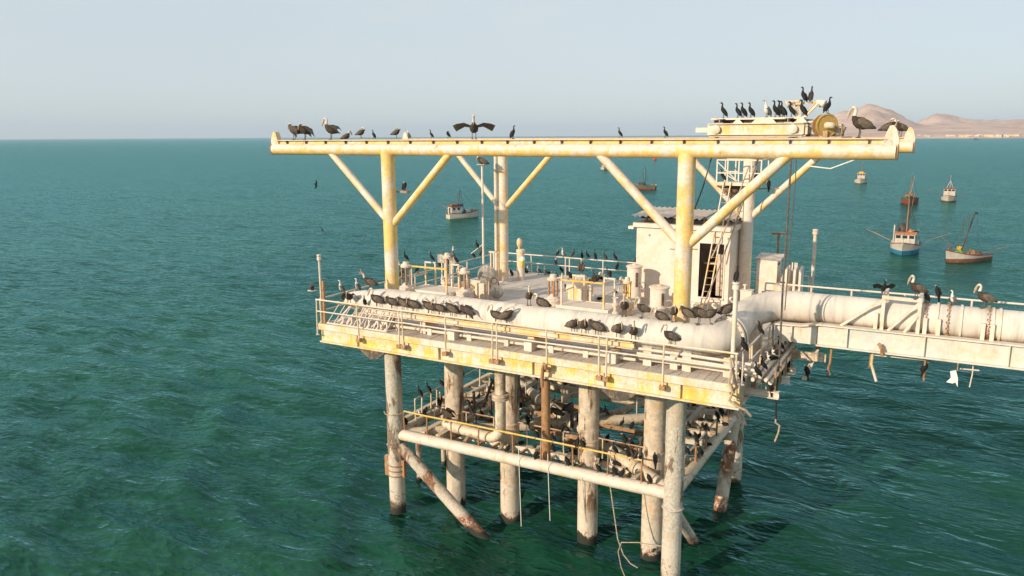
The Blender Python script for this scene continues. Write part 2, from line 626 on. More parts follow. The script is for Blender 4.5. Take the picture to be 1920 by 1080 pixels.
# ================================================================== SETTING
def sea():
    def axis(c, lo, hi):
        out = [0.0]
        while out[-1] < 30000:
            d = out[-1]
            out.append(d + 0.30 + 0.0195 * d)
        out = np.array(out)
        return np.concatenate([c - out[:0:-1], c + out])
    xs, ys = axis(3.0, 0, 0), axis(0.0, 0, 0)
    X, Y = np.meshgrid(xs, ys)
    sx = np.gradient(xs)[None, :] + 0 * X
    sy = np.gradient(ys)[:, None] + 0 * X
    sp = np.maximum(sx, sy)
    Z = np.zeros_like(X)
    DX = np.zeros_like(X)
    DY = np.zeros_like(X)
    base = R(74)                        # running in towards the shore
    for i in range(64):
        lam = 1.3 * (26 / 1.3) ** (i / 63.0) * rng.uniform(0.9, 1.1)
        th = base + rng.normal(0, 0.42)
        k = 2 * math.pi / lam
        amp = 0.0125 * lam ** 0.58 * (1.0 if lam < 7 else 0.35)
        att = np.clip((lam / (2.6 * sp) - 1) * 1.2, 0, 1)
        ph = rng.uniform(0, 6.28)
        a = k * (X * math.cos(th) + Y * math.sin(th)) + ph
        Z += amp * att * np.sin(a)
        DX += amp * att * math.cos(th) * np.cos(a) * 1.1
        DY += amp * att * math.sin(th) * np.cos(a) * 1.1
    ny, nx = X.shape
    co = np.empty((ny * nx, 3), np.float32)
    co[:, 0] = (X + DX).ravel()
    co[:, 1] = (Y + DY).ravel()
    co[:, 2] = Z.ravel()
    i = np.arange(nx - 1)[None, :] + nx * np.arange(ny - 1)[:, None]
    q = np.stack([i, i + 1, i + 1 + nx, i + nx], -1).reshape(-1, 4)
    me = bpy.data.meshes.new('sea')
    me.vertices.add(len(co))
    me.vertices.foreach_set('co', co.ravel())
    me.loops.add(q.size)
    me.loops.foreach_set('vertex_index', q.ravel().astype(np.int32))
    me.polygons.add(len(q))
    me.polygons.foreach_set('loop_start', np.arange(0, q.size, 4, dtype=np.int32))
    me.polygons.foreach_set('use_smooth', np.ones(len(q), bool))
    me.materials.append(MAT['sea_water'])
    me.update()
    o = link('sea', me)
    tag(o, 'choppy green sea stretching out to the horizon', None, None, 'structure')


sea()


def vnoise(x, y, seed):
    r = np.random.default_rng(seed).random((64, 64))
    xi, yi = np.floor(x).astype(int), np.floor(y).astype(int)
    fx, fy = x - xi, y - yi
    fx, fy = fx * fx * (3 - 2 * fx), fy * fy * (3 - 2 * fy)
    g = lambda a, b: r[a % 64, b % 64]
    return (g(xi, yi) * (1 - fx) + g(xi + 1, yi) * fx) * (1 - fy) + (g(xi, yi + 1) * (1 - fx) + g(xi + 1, yi + 1) * fx) * fy


def fbm(x, y, seed, oct=5):
    v, a = 0, 0.5
    for i in range(oct):
        v = v + a * vnoise(x * 2 ** i, y * 2 ** i, seed + i)
        a *= 0.5
    return v


CX, CY = 23.4, -24.4
AX0 = math.pi / 2 + YAW                 # compass angle of the coast fan, measured from the pier


def coast_xy(az, r):
    t = AX0 - np.radians(az)
    return CX + r * np.cos(t), CY + r * np.sin(t)


def hills():
    az = np.linspace(19.0, 75, 340)
    rr = np.concatenate([np.linspace(3080, 3600, 10), np.linspace(3650, 9500, 130)])
    A, RR = np.meshgrid(az, rr)
    X, Y = coast_xy(A, RR)
    g = lambda a0, r0, h, wa, wr: h * np.exp(-((A - a0) / wa) ** 2 - ((RR - r0) / wr) ** 2)
    H = g(24.3, 4900, 190, 1.5, 700) + g(22.3, 5000, 120, 1.2, 620) + g(26.1, 5100, 70, 1.2, 620)
    H += g(28.0, 6400, 150, 1.3, 900) + g(30.0, 6600, 110, 1.8, 900) + g(33.0, 6900, 100, 2.6, 1000) + g(38, 7000, 140, 4, 1100) + g(46, 6800, 170, 6, 1200) + g(58, 6600, 200, 8, 1200)
    H += g(28.3, 4500, 34, 3.5, 700) + g(34, 4400, 30, 5, 700) + g(44, 4500, 40, 8, 700)
    n = fbm(X / 420 + 20, Y / 420 + 20, 3, 6)
    rid = 1 - np.abs(2 * fbm(X / 300 + 7, Y / 300 + 3, 9, 5) - 1)
    land = np.clip((RR - 3090) / 120, 0, 1)
    edge = np.clip((A - 20.2) / 1.5, 0, 1)
    Z = -3 + land * edge * (7 + 0.88 * H * (0.42 + 0.68 * n + 0.55 * (rid - 0.62)) + 10 * n)
    ny, nx = X.shape
    b = MB()
    b.v = list(zip(X.ravel().tolist(), Y.ravel().tolist(), Z.ravel().tolist()))
    for j in range(ny - 1):
        for i in range(nx - 1):
            b.face(j * nx + i, j * nx + i + 1, (j + 1) * nx + i + 1, (j + 1) * nx + i)
    o = b.build('hills', 'desert_hill')
    tag(o, 'bare tan desert hills beyond the bay', None, None, 'structure')


hills()


def far_town():
    me = {}
    for k in range(5):
        b = MB()
        w, d, h = (9, 7, 4.0) if k == 0 else (14, 8, 5.0) if k == 1 else (7, 7, 6.5) if k == 2 else (24, 10, 6) if k == 3 else (11, 8, 4.5)
        b.box(-w / 2, w / 2, -d / 2, d / 2, -1, h)
        b.box(-w / 2 - 0.3, w / 2 + 0.3, -d / 2 - 0.3, d / 2 + 0.3, h, h + 0.4)
        b.cur = 1
        for i in range(3):
            x = -w / 2 + w * (i + 0.5) / 3
            b.box(x - 0.6, x + 0.6, -d / 2 - 0.06, -d / 2 + 0.1, 1.2, 2.7)
        me[k] = b.mesh('far_house', ['house_white' if k % 2 == 0 else 'house_tan', 'window_dark'])
    r = random.Random(5)
    for i in range(96):
        a = r.uniform(25.6, 36.5) if i % 3 else r.uniform(29, 34)
        d = 3150 + r.random() ** 1.6 * 420
        x, y = coast_xy(a, d)
        k = r.choice((0, 0, 1, 2, 2, 3, 4))
        o = link('house', me[k], None, (float(x), float(y), 4.2 + (d - 3150) * 0.008), AX0 - R(a) - math.pi / 2 + r.uniform(-0.3, 0.3))
        o.scale = (1.25, 1.25, 1.25)
        kind = ('small pale house', 'long tan house', 'tall pale house', 'long tan shed', 'small pale house')[k]
        tag(o, kind + ' in the town along the far shore', 'house', kind + 's on the far shore')


far_town()


def haze():
    b = MB().box(-22000, 22000, -900, 29000, -8, 420)
    m = bpy.data.materials.new('haze_air')
    m.use_nodes = True
    t = m.node_tree
    t.nodes.clear()
    out = t.nodes.new('ShaderNodeOutputMaterial')
    v = t.nodes.new('ShaderNodeVolumePrincipled')
    v.inputs['Color'].default_value = (0.68, 0.84, 1.0, 1)
    v.inputs['Density'].default_value = 0.000048
    v.inputs['Anisotropy'].default_value = 0.0
    t.links.new(v.outputs['Volume'], out.inputs['Volume'])
    MAT['haze_air'] = m
    o = b.build('haze', 'haze_air', None, False)
    tag(o, 'pale sea haze in the air', None, None, 'stuff')


haze()

# ================================================================== PLATFORM
LEGS = [(2.2, 2.2), (15.2, 2.35), (2.05, 12.4), (15.15, 12.4)]


def i_beam(b, a, c, h, w, tf=0.05, tw=0.035):
    """I-section between two points, upright"""
    a, c = Vector(a), Vector(c)
    z = Vector((0, 0, 1))
    b.bar(a + z * (h / 2 - tf / 2), c + z * (h / 2 - tf / 2), w, tf)
    b.bar(a - z * (h / 2 - tf / 2), c - z * (h / 2 - tf / 2), w, tf)
    b.bar(a, c, tw, h - 2 * tf)


def platform():
    t = thing('offshore_platform', 'steel pile platform with yellow front girder and guano covered deck', 'platform', (9, 7.5, 0))
    for x, y in LEGS:
        b = MB()
        n = 9
        b.tube([(x, y, z) for z in np.linspace(-4, 8.35, n)], 0.365, 20)
        leg = b.build('leg', 'pile_fouled', t)
        for z in ((1.75, 2.0, 2.25, 3.2) if (x, y) == LEGS[0] else (3.2,)):
            c = MB()
            c.ring((x, y, z), (0, 0, 1), 0.385, 0.03 if z < 3 else 0.04, 20, 6)
            c.build('clamp_band', 'rust_bar' if z < 3 else 'pile_fouled', leg)
        if (x, y) == LEGS[0]:
            for q in ((x - 0.56, x - 0.30, y - 0.16, y + 0.02, 1.65, 2.6), (x + 0.33, x + 0.50, y - 0.1, y + 0.1, 1.7, 2.5)):
                MB().box(*q).build('fender_block', 'rust_bar', leg)
    for x in (4.05, 7.0, 10.85, 13.75):
        b = MB()
        b.tube([(x, 4.3, z) for z in np.linspace(-4, 8.9, 8)], 0.44, 24)
        p = b.build('pile', 'pile_smooth', t)
        MB().lathe([(0.44, 0), (0.475, 0.03), (0.475, 0.1), (0.44, 0.13)], (x, 4.3, 4.35), 24).build('weld_collar', 'pile_smooth', p)
    for x, y, r in ((1.24, 5.2, 0.14), (1.14, 7.5, 0.13), (4.4, 9.6, 0.19), (10.9, 13.0, 0.4), (6.8, 13.0, 0.4)):
        zt = 3.6 if r < 0.18 else 8.9
        MB().tube([(x, y, -4), (x, y, 1), (x, y, zt)], r, 14).build('slim_pile', 'pile_smooth', t)
    # deck framing
    def girder(a, c, mat, stiff):
        b = MB()
        i_beam(b, a, c, 0.78, 0.30, 0.06, 0.04)
        g = b.build('deck_girder', mat, t)
        a, c = Vector(a), Vector(c)
        d = (c - a).normalized()
        s = Vector((-d.y, d.x, 0))
        for k in stiff:
            p = a + d * k
            MB().bar(p + Vector((0, 0, -0.325)), p + Vector((0, 0, 0.325)), 0.03, 0.26, s).build('stiffener', mat, g)
        return g
    zc = 8.66
    g = girder((0.02, 0.12, zc), (17.98, 0.12, zc), 'girder_yellow', [2.05, 6.2, 10.4, 13.25, 16.0])
    MB().box(0.02, 17.98, -0.10, -0.03, 8.86, 9.12).build('edge_channel', 'cream_yellow', g)
    girder((0.2, 15.4, zc), (17.8, 15.4, zc), 'grey_steel', [])
    girder((0.17, 0.32, zc), (0.17, 15.2, zc), 'lower_steel', [2, 5, 8, 11])
    girder((17.83, 0.32, zc), (17.83, 15.2, zc), 'lower_steel', [2, 5, 8, 11])
    girder((0.4, 2.3, zc - 0.02), (17.6, 2.3, zc - 0.02), 'lower_steel', [])
    for x in np.arange(2.2, 17, 2.15):
        b = MB()
        i_beam(b, (x, 2.5, 8.66), (x, 15.2, 8.66), 0.42, 0.2)
        b.build('deck_beam', 'dark_steel', t)
    for x in (2.6, 13.55):
        MB().prism([(x - 0.55, 8.28), (x + 1.0, 8.28), (x + 0.55, 7.92), (x + 0.12, 7.86)], 0.02, 0.26, 'y').build('gusset_plate', 'dark_steel', t)
    # deck plate and the plank walk in front of it
    b = MB().box(0.1, 17.95, 2.02, 15.55, 8.9, DECK)
    b.build('deck_plate', 'deck_guano', t)
    w = 0.298
    pm = MB().box(0, w - 0.014, 0, 1.94, 0, 0.16).mesh('plank', 'deck_guano')
    x = 0.12
    rr = random.Random(3)
    while x < 17.75:
        o = link('plank', pm, t, Vector((x, 0.05, DECK - 0.165 + rr.uniform(-0.008, 0.008))) - t.location)
        o.rotation_euler = (0, rr.uniform(-0.01, 0.01), 0)
        x += w
    # heaps of guano on the deck
    for i in range(16):
        x, y = rr.uniform(2, 14), rr.uniform(8.6, 14.8)
        MB().ell((x, y, DECK - 0.02), (rr.uniform(0.5, 1.3), rr.uniform(0.25, 0.6), 0.05), None, 14, 4).build('guano_heap', 'deck_guano', t)
    # jacket bracing under the deck
    def br(name, a, c, r, mat='lower_steel', n=14):
        segs = [lerp(a, c, i / 6) for i in range(7)]
        return MB().tube(segs, r, n).build(name, mat, t)
    br('brace', (2.2, 2.25, 3.7), (15.2, 2.35, 3.7), 0.25, 'cream_steel', 18)
    br('brace', (2.05, 12.4, 3.38), (15.15, 12.4, 3.38), 0.24)
    br('brace', (2.2, 2.2, 3.7), (2.05, 12.4, 3.45), 0.22)
    br('brace', (15.2, 2.35, 3.7), (15.15, 12.4, 3.7), 0.24)
    br('brace', (2.05, 12.4, 3.7), (15.2, 2.35, 3.7), 0.29)
    br('brace', (2.2, 2.2, 3.68), (15.15, 12.4, 3.68), 0.26)
    br('diagonal_strut', (2.45, 2.22, 3.15), (7.3, 2.3, -0.75), 0.27, 'strut_rusty', 18)
    br('diagonal_strut', (15.2, 2.6, 2.9), (15.05, 6.6, -0.6), 0.22, 'strut_rusty')
    br('diagonal_strut', (15.2, 11.9, 4.1), (15.36, 8.6, -0.7), 0.3, 'strut_rusty')
    br('diagonal_strut', (2.3, 12.4, 3.2), (7.6, 12.4, -0.6), 0.27, 'strut_rusty')
    # walkway joists of the lower level
    def beam(a, c, w=0.26, h=0.24, mat='lower_steel'):
        MB().bar(a, c, w, h).build('joist', mat, t)
    beam((2.6, 4.2, 3.38), (14.9, 4.2, 3.38), 0.3, 0.24, 'cream_steel')
    beam((3.5, 2.5, 3.83), (3.5, 12.2, 3.83))
    beam((4.35, 2.5, 3.83), (4.35, 12.2, 3.83))
    beam((1.3, 3.0, 3.6), (1.2, 12.2, 3.6), 0.24, 0.2)
    beam((2.3, 13.3, 3.38), (15.3, 13.3, 3.38), 0.3, 0.22)
    beam((2.3, 11.3, 2.75), (15.0, 11.3, 2.75), 0.22, 0.2, 'rust_bar')
    beam((13.55, 2.5, 3.83), (13.55, 12.2, 3.83), 0.22, 0.2)
    for i, y in enumerate((4.6, 5.5, 6.5, 7.6, 8.8, 10.0, 11.1)):
        beam((13.3, y, 3.72), (15.1, y + 0.25, 3.72), 0.2, 0.22)
    for x in (5.6, 7.4, 9.1, 10.6, 11.9, 13.1):
        beam((x, 2.45, 3.6), (x - 0.55, 4.15, 3.62), 0.14, 0.14)
    for x in (2.9, 4.7, 6.4):
        beam((x, 4.3, 3.3), (x + 0.2, 12.3, 3.3), 0.16, 0.14)
    for x0, y0, x1, y1 in ((5.2, 7.9, 4.4, 9.4), (9.6, 8.2, 11.4, 12.2), (6.9, 9.8, 8.0, 12.2), (2.3, 8.0, 3.4, 8.4), (2.3, 10.0, 3.4, 10.3)):
        beam((x0, y0, 3.85), (x1, y1, 3.95), 0.18, 0.2)
    for y in (6.0, 8.0, 9.7):
        beam((2.4, y, 3.58), (15.0, y, 3.58), 0.14, 0.16, 'rust_bar')
    for i in range(17):
        x = 3.0 + i * 0.7
        beam((x, 2.5, 3.44), (x + 0.12, 4.1, 3.44), 0.09, 0.1, 'rust_bar' if i % 3 else 'lower_steel')
    for i in range(13):
        y = 4.6 + i * 0.58
        beam((3.62, y, 3.80), (4.24, y + 0.04, 3.80), 0.10, 0.1, 'rust_bar' if i % 2 else 'lower_steel')
        if i % 2:
            beam((1.35, y, 3.58), (2.05, y, 3.58), 0.09, 0.1, 'rust_bar')
    for x in (5.8, 7.6, 9.6, 11.4):
        beam((x, 12.6, 3.42), (x, 13.2, 3.42), 0.12, 0.12, 'rust_bar')
        beam((x, 6.1, 3.46), (x + 0.6, 11.2, 3.40), 0.11, 0.12, 'rust_bar')
    # propped A-shaped stand and odd posts on the lower level
    for a, c in (((4.2, 6.6, 3.95), (4.45, 7.1, 5.2)), ((4.75, 7.3, 3.95), (4.5, 7.1, 5.2)), ((4.4, 7.05, 5.2), (5.7, 7.5, 5.15)), ((5.7, 7.5, 5.15), (5.9, 7.7, 3.9)), ((5.0, 4.6, 3.9), (4.1, 5.9, 4.9))):
        MB().tube([a, c], 0.07, 8).build('prop', 'dark_steel', t)
    for x, y, h in ((8.95, 6.7, 4.85), (5.2, 5.6, 4.9), (12.9, 5.0, 4.6)):
        MB().bar((x, y, 3.7), (x, y, h), 0.13, 0.13).build('stub_post', 'dark_steel', t)
    # risers
    pth = [(7.38, 2.85, 8.2), (7.38, 2.85, 6.2), (7.38, 2.85, 4.75)] + [(7.38 - 0.55 * (1 - math.cos(R(a))), 2.85, 4.75 - 0.55 * math.sin(R(a))) for a in (20, 40, 60, 80)] + [(6.6, 2.85, 4.2), (5.0, 2.9, 4.28), (4.3, 3.2, 4.25)]
    rs = MB().tube(pth, 0.235, 16).build('riser_pipe', 'lower_steel', t)
    MB().lathe([(0.24, 0), (0.37, 0.0), (0.37, 0.1), (0.30, 0.11), (0.30, 0.15), (0.37, 0.16), (0.37, 0.26), (0.24, 0.26)], (7.38, 2.85, 6.0), 18).build('flange', 'lower_steel', rs)
    MB().tube([(9.55, 2.85, 8.2), (9.55, 2.85, 6), (9.55, 2.9, 3.6)], 0.19, 14).build('riser_pipe', 'rust_bar', t)
    # stub beams and pipe bundle on the right-hand side
    for y in (1.4, 3.3, 4.5):
        b = MB()
        i_beam(b, (17.6, y, 8.5), (18.95, y, 8.5), 0.24, 0.2, 0.03, 0.03)
        b.build('stub_beam', 'cream_steel', t)
    for i, (x, z) in enumerate(((18.25, 9.2), (18.45, 9.29), (18.62, 9.15), (18.35, 9.02), (18.7, 8.98))):
        MB().tube([(x, 0.5 + 0.15 * i, z), (x, 5.9, z + 0.02)], 0.07, 10).build('side_pipe', 'cream_steel', t)
    for y in (1.4, 2.3, 3.3, 4.5):
        MB().bar((18.15, y, 8.9), (18.8, y, 8.9), 0.07, 0.07).bar((18.8, y, 8.6), (18.8, y, 9.35), 0.05, 0.05).bar((18.15, y, 8.6), (18.15, y, 9.4), 0.05, 0.05).build('pipe_hanger', 'rust_bar', t)
    for x in (18.35, 18.5, 18.62, 18.75):
        MB().cyl((x, 1.5, 8.6), (x, 1.5, 9.2), 0.025, None, 6).build('hanger_rod', 'rail_paint', t)
    # birdlime-white ledge beam and supports in front of the big pipe
    lb = MB()
    i_beam(lb, (2.2, 0.46, 9.845), (14.2, 0.46, 9.845), 0.25, 0.34, 0.03, 0.03)
    lb.build('ledge_beam', 'cream_yellow', t)
    for x in (3.2, 6.6, 10.05, 13.4):
        MB().box(x - 0.16, x + 0.16, 0.36, 1.0, DECK - 0.01, 9.5).build('support_block', 'white_steel', t)
    MB().tube([(2.6, 0.66, 9.26), (9, 0.66, 9.25), (14.2, 0.66, 9.26)], 0.06, 8).build('service_pipe', 'cream_steel', t)
    for x in (3.8, 5.4, 7.3, 9.0, 10.9, 12.3):
        MB().bar((x, 0.62, DECK - 0.02), (x, 0.62, 9.36), 0.06, 0.2).build('pipe_rest', 'cream_steel', t)
    for z, y in ((9.55, 0.5), (9.42, 0.62), (9.68, 0.66), (9.3, 0.75)):
        MB().tube([(14.3, y, z), (16, y, z), (18.35, y, z - 0.04)], 0.055, 8).build('service_pipe', 'cream_steel', t)
    for x in (14.6, 16.0, 17.4):
        MB().bar((x, 0.72, DECK - 0.02), (x, 0.72, 9.75), 0.07, 0.3).build('pipe_rest', 'cream_steel', t)


platform()


# ------------------------------------------------------------------ railings
def railing(label, pts, h_top, h_mid, mat_post, mat_top, mat_mid, zbase, rp=0.032, rt=0.034, skip_top=False):
    a = pts[0]
    t = thing('guard_rail', label, 'railing', (a[0], a[1], zbase))
    h = h_top - zbase
    b = MB().tube([(0, 0, 0), (0.008, 0, h * 0.5), (0, 0, h)], rp, 8)
    b.box(-0.07, 0.07, -0.07, 0.07, 0.0, 0.03)
    pm = b.mesh('post', mat_post)
    for i, p in enumerate(pts):
        o = link('post', pm, t, (p[0] - a[0], p[1] - a[1], 0))
        o.rotation_euler = (random.uniform(-0.03, 0.03), random.uniform(-0.03, 0.03), random.uniform(0, 6))
    def run(name, z, r, mat):
        path = []
        for p, q in zip(pts, pts[1:]):
            path.append((p[0], p[1], z + random.uniform(-0.012, 0.012)))
        path.append((pts[-1][0], pts[-1][1], z))
        MB().tube(path, r, 8).build(name, mat, t)
    run('top_rail', h_top, rt, mat_top)
    if h_mid:
        run('mid_rail', h_mid, rt * 0.85, mat_mid)
    return t


fx = (0.0, 2.3, 4.4, 4.62, 6.65, 8.78, 9.0, 11.1, 13.15, 13.4, 15.45, 17.9)
fr = railing('yellow and cream guard rail along the front of the plank walk', [(x, -0.12, 0) for x in fx], 10.17, 9.66, 'rail_paint', 'cream_yellow', 'cream_steel', 8.62)
for x in fx[1:-1]:
    MB().box(x - 0.10, x + 0.10, -0.2, -0.03, 8.58, 8.74).build('post_bracket', 'rust_bar', fr)
railing('cream guard rail along the side of the deck with the corner mast', [(0.0, y, 0) for y in (0.15, 2.4, 4.6, 7.0, 9.4, 11.8, 13.6, 15.3)], 10.17, 9.62, 'rail_paint', 'cream_steel', 'cream_steel', DECK)
railing('white guard rail along the seaward back edge of the deck', [(x, 15.42, 0) for x in (0.25, 2.2, 4.4, 4.65, 6.7, 8.6, 10.6, 13.0, 15.2, 17.6)], 10.17, 9.68, 'white_steel', 'white_steel', 'white_steel', DECK)
railing('leaning cream guard rail above the side pipe bundle', [(18.0, y, 0) for y in (0.1, 1.2, 1.45, 2.8, 4.1, 5.0)], 10.17, 9.62, 'rail_paint', 'cream_steel', 'cream_steel', DECK)
railing('rusty and yellow guard rail on the lower front brace', [(x, 2.3, 0) for x in (2.65, 3.9, 5.2, 6.6, 8.3, 9.6, 11.05, 12.55, 13.95)], 4.82, None, 'rust_bar', 'yellow_bar', None, 3.9, 0.035, 0.04)
railing('thin lower guard rail beside the slim piles', [(2.2, y, 0) for y in (3.75, 4.25, 5.0, 5.5, 7.6, 9.5, 11.4)], 4.87, None, 'rail_paint', 'rail_paint', None, 3.85, 0.035, 0.035)
railing('rust and yellow lower guard rail on the brace by the leaning strut', [(15.2, y, 0) for y in (3.6, 5.2, 6.7, 8.4, 10.4, 11.6)], 4.7, None, 'rust_bar', 'rail_paint', None, 3.9, 0.045, 0.04)
railing('thin rusty guard rail on the joist behind the lower front brace', [(x, 4.28, 0) for x in (2.9, 4.7, 6.2, 7.9, 9.7, 11.5, 13.1, 14.7)], 4.5, None, 'rail_paint', 'rust_bar', None, 3.45, 0.03, 0.032)
railing('thin rusty guard rail on the rearmost cross joist', [(x, 9.7, 0) for x in (2.7, 4.9, 7.0, 9.0, 11.0, 13.2)], 4.6, None, 'rail_paint', 'rail_paint', None, 3.6, 0.03, 0.03)
railing('thin lower guard rail along the back joist', [(x, 13.35, 0) for x in (2.4, 4.6, 7, 9.5, 12, 15.0)], 4.55, None, 'rail_paint', 'rail_paint', None, 3.48)


# ------------------------------------------------------------------ gantry
def gantry():
    t = thing('gantry', 'tall yellow and cream pipe gantry standing over the deck', 'gantry', (8.7, 7.4, DECK))
    cols = [(2.17, 2.4, 0.30), (15.24, 2.4, 0.305), (2.05, 12.4, 0.27), (15.15, 12.4, 0.29)]
    for i, (x, y, r) in enumerate(cols):
        m = ('yellow_steel', 'yellow_steel', 'cream_yellow', 'cream_steel')[i]
        c = MB().tube([(x, y, z) for z in np.linspace(DECK - 0.02, 16.4, 8)], r, 24).build('column', m, t)
        MB().lathe([(r, 0), (r + 0.02, 0.02), (r + 0.02, 0.06), (r, 0.08)], (x, y, DECK + 1.05), 24).build('weld_ring', m, c)
        MB().lathe([(r + 0.2, 0), (r + 0.2, 0.04), (r, 0.05)], (x, y, DECK + 0.004), 24).build('base_plate', 'cream_steel', c)
    for y, U0, U1 in ((2.4, -4.5, 21.75), (12.4, -4.5, 21.75)):
        bm = MB().tube([(x, y, 16.46) for x in np.linspace(U0, U1, 22)], 0.25, 24).build('beam', 'cream_yellow', t)
        MB().box(U0 + 0.3, U1 - 0.3, y - 0.02, y + 0.02, 16.68, 16.84).build('rail_web', 'yellow_steel', bm)
        MB().box(U0 + 0.25, U1 - 0.25, y - 0.15, y + 0.15, 16.84, 16.87).build('rail_flange', 'cream_steel', bm)
        MB().box(U0 + 0.3, U1 - 0.3, y - 0.035, y + 0.035, 16.87, 16.89).build('rail_bar', 'rust_bar', bm)
        x = U0 + 0.9
        gm = None
        while x < U1 - 0.5:
            MB().prism([(y - 0.15, 16.838), (y - 0.02, 16.838), (y - 0.02, 16.69), (y - 0.10, 16.69)], x - 0.02, x + 0.02, 'x').build('bracket', 'dark_steel', bm)
            x += 1.17
        for e, s in ((U0, 1), (U1, -1)):
            pl = [(e - 0.06 * s, 16.24), (e - 0.06 * s, 16.85), (e + 0.02 * s, 17.12), (e + 0.12 * s, 17.26), (e + 0.22 * s, 17.24), (e + 0.30 * s, 17.05), (e + 0.36 * s, 16.8), (e + 0.42 * s, 16.5), (e + 0.42 * s, 16.24)]
            MB().prism([(a_, max(b_, 16.3)) for a_, b_ in pl], y - 0.13, y + 0.13, 'y').build('end_stop', 'cream_yellow', bm)
            MB().lathe([(0.26, 0), (0.26, 0.03)], (e - 0.05 * s - 0.015, y, 16.46), 20, (1, 0, 0)).build('end_cap', 'rust_bar', bm)
    def br(a, c, r, m):
        MB().tube([lerp(a, c, i / 5) for i in range(6)], r, 16).build('brace', m, t)
    br((2.17, 2.4, 13.3), (-1.15, 2.4, 16.45), 0.155, 'cream_yellow')
    br((2.17, 2.4, 13.1), (5.45, 2.4, 16.4), 0.155, 'yellow_steel')
    br((15.24, 2.4, 13.1), (11.9, 2.4, 16.4), 0.17, 'cream_yellow')
    br((15.24, 2.4, 13.05), (18.7, 2.4, 16.45), 0.175, 'cream_yellow')
    br((2.05, 12.4, 12.95), (-1.25, 12.4, 16.45), 0.145, 'cream_yellow')
    br((2.05, 12.4, 13.0), (5.35, 12.4, 16.45), 0.145, 'yellow_steel')
    br((15.15, 12.4, 13.1), (11.9, 12.4, 16.45), 0.15, 'cream_yellow')
    br((15.15, 12.4, 13.1), (18.5, 12.4, 16.45), 0.15, 'cream_yellow')
    # pipe strapped to the back column
    MB().tube([(1.68, 12.25, DECK), (1.68, 12.25, 16.2)], 0.09, 10).build('conduit', 'cream_yellow', t)
    for z in (11, 13, 15):
        MB().box(1.58, 2.0, 12.2, 12.3, z, z + 0.06).build('conduit_clip', 'rust_bar', t)
    MB().box(2.4, 2.95, 2.62, 2.9, 14.62, 14.70).build('bracket_shelf', 'rust_bar', t)
    for z, s in ((13.0, -1), (13.05, 1)):
        MB().cyl((15.24 + 0.25 * s, 2.4, z), (15.24 + 0.5 * s, 2.4, z), 0.025, None, 6).build('step_rung', 'rust_bar', t)


gantry()


def cage():
    t = thing('service_cage', 'white lattice service cage clamped high on the back column', 'cage', (14.8, 12.0, 14.7))
    MB().box(13.9, 15.9, 11.35, 12.9, 14.78, 14.86).build('floor', 'cream_steel', t)
    MB().box(13.85, 15.95, 11.3, 11.38, 14.74, 14.88).build('floor_edge', 'cream_steel', t)
    for x in (13.92, 14.4, 14.9, 15.45, 15.88):
        for y in (11.37, 12.85):
            MB().bar((x, y, 14.84), (x, y, 15.9), 0.055, 0.055).build('upright', 'white_steel', t)
    for z in (15.3, 15.88):
        for y in (11.37, 12.85):
            MB().bar((13.9, y, z), (15.9, y, z), 0.05, 0.05).build('cross_bar', 'white_steel', t)
        for x in (13.92, 15.88):
            MB().bar((x, 11.37, z), (x, 12.85, z), 0.05, 0.05).build('cross_bar', 'white_steel', t)
    MB().bar((13.92, 11.36, 15.8), (14.9, 11.36, 14.9), 0.04, 0.04).build('diagonal_bar', 'white_steel', t)
    MB().bar((14.4, 11.36, 15.2), (14.9, 11.36, 14.9), 0.04, 0.04).build('diagonal_bar', 'white_steel', t)
    MB().bar((13.95, 11.4, 14.72), (15.1, 12.3, 14.0), 0.08, 0.08).build('stay', 'rust_bar', t)
    MB().bar((15.2, 12.35, 14.55), (16.6, 12.3, 14.6), 0.05, 0.05).build('perch_bar', 'rust_bar', t)
    # nest below
    n = MB()
    rr = random.Random(4)
    for i in range(70):
        a = rr.uniform(0, 6.28)
        c = Vector((14.55 + rr.uniform(-0.3, 0.35), 12.0 + rr.uniform(-0.25, 0.25), 14.5 + rr.uniform(-0.28, 0.22)))
        d = Vector((math.cos(a), math.sin(a), rr.uniform(-0.6, 0.6))) * rr.uniform(0.12, 0.26)
        n.tube([c - d, c + d], 0.016, 4)
    n.ell((14.55, 12.0, 14.5), (0.32, 0.25, 0.24), None, 10, 6)
    o = n.build('bird_nest', 'nest_twigs')
    tag(o, 'ragged twig nest wedged under the white service cage', 'nest')


cage()


def ladder():
    a, c = Vector((13.95, 9.9, DECK)), Vector((14.45, 11.25, 14.9))
    t = thing('ladder', 'narrow cream ladder leaning up to the service cage past the hut door', 'ladder', a)
    for s in (-0.16, 0.16):
        MB().bar(a + Vector((s, 0, 0)), c + Vector((s, 0, 0)), 0.05, 0.05).build('side_rail', 'cream_yellow', t)
    for i in range(1, 19):
        p = a.lerp(c, i / 19)
        MB().cyl(p + Vector((-0.16, 0, 0)), p + Vector((0.16, 0, 0)), 0.018, None, 6).build('rung', 'rust_bar', t)
    for i, (p, q) in enumerate((((13.9, 9.6, DECK), (17.6, 2.75, 16.3)), ((14.25, 9.8, 11.6), (15.4, 11.0, 15.6)))):
        o = MB().tube([p, lerp(p, q, 0.35)[:2] + (lerp(p, q, 0.35)[2] - 0.25,), lerp(p, q, 0.7)[:2] + (lerp(p, q, 0.7)[2] - 0.2,), q], 0.032, 6).build('rope', 'rope_tan')
        tag(o, ('long yellowish line slung from the deck up to the gantry beam', 'short slack line tied to the leaning ladder')[i], 'rope')


ladder()


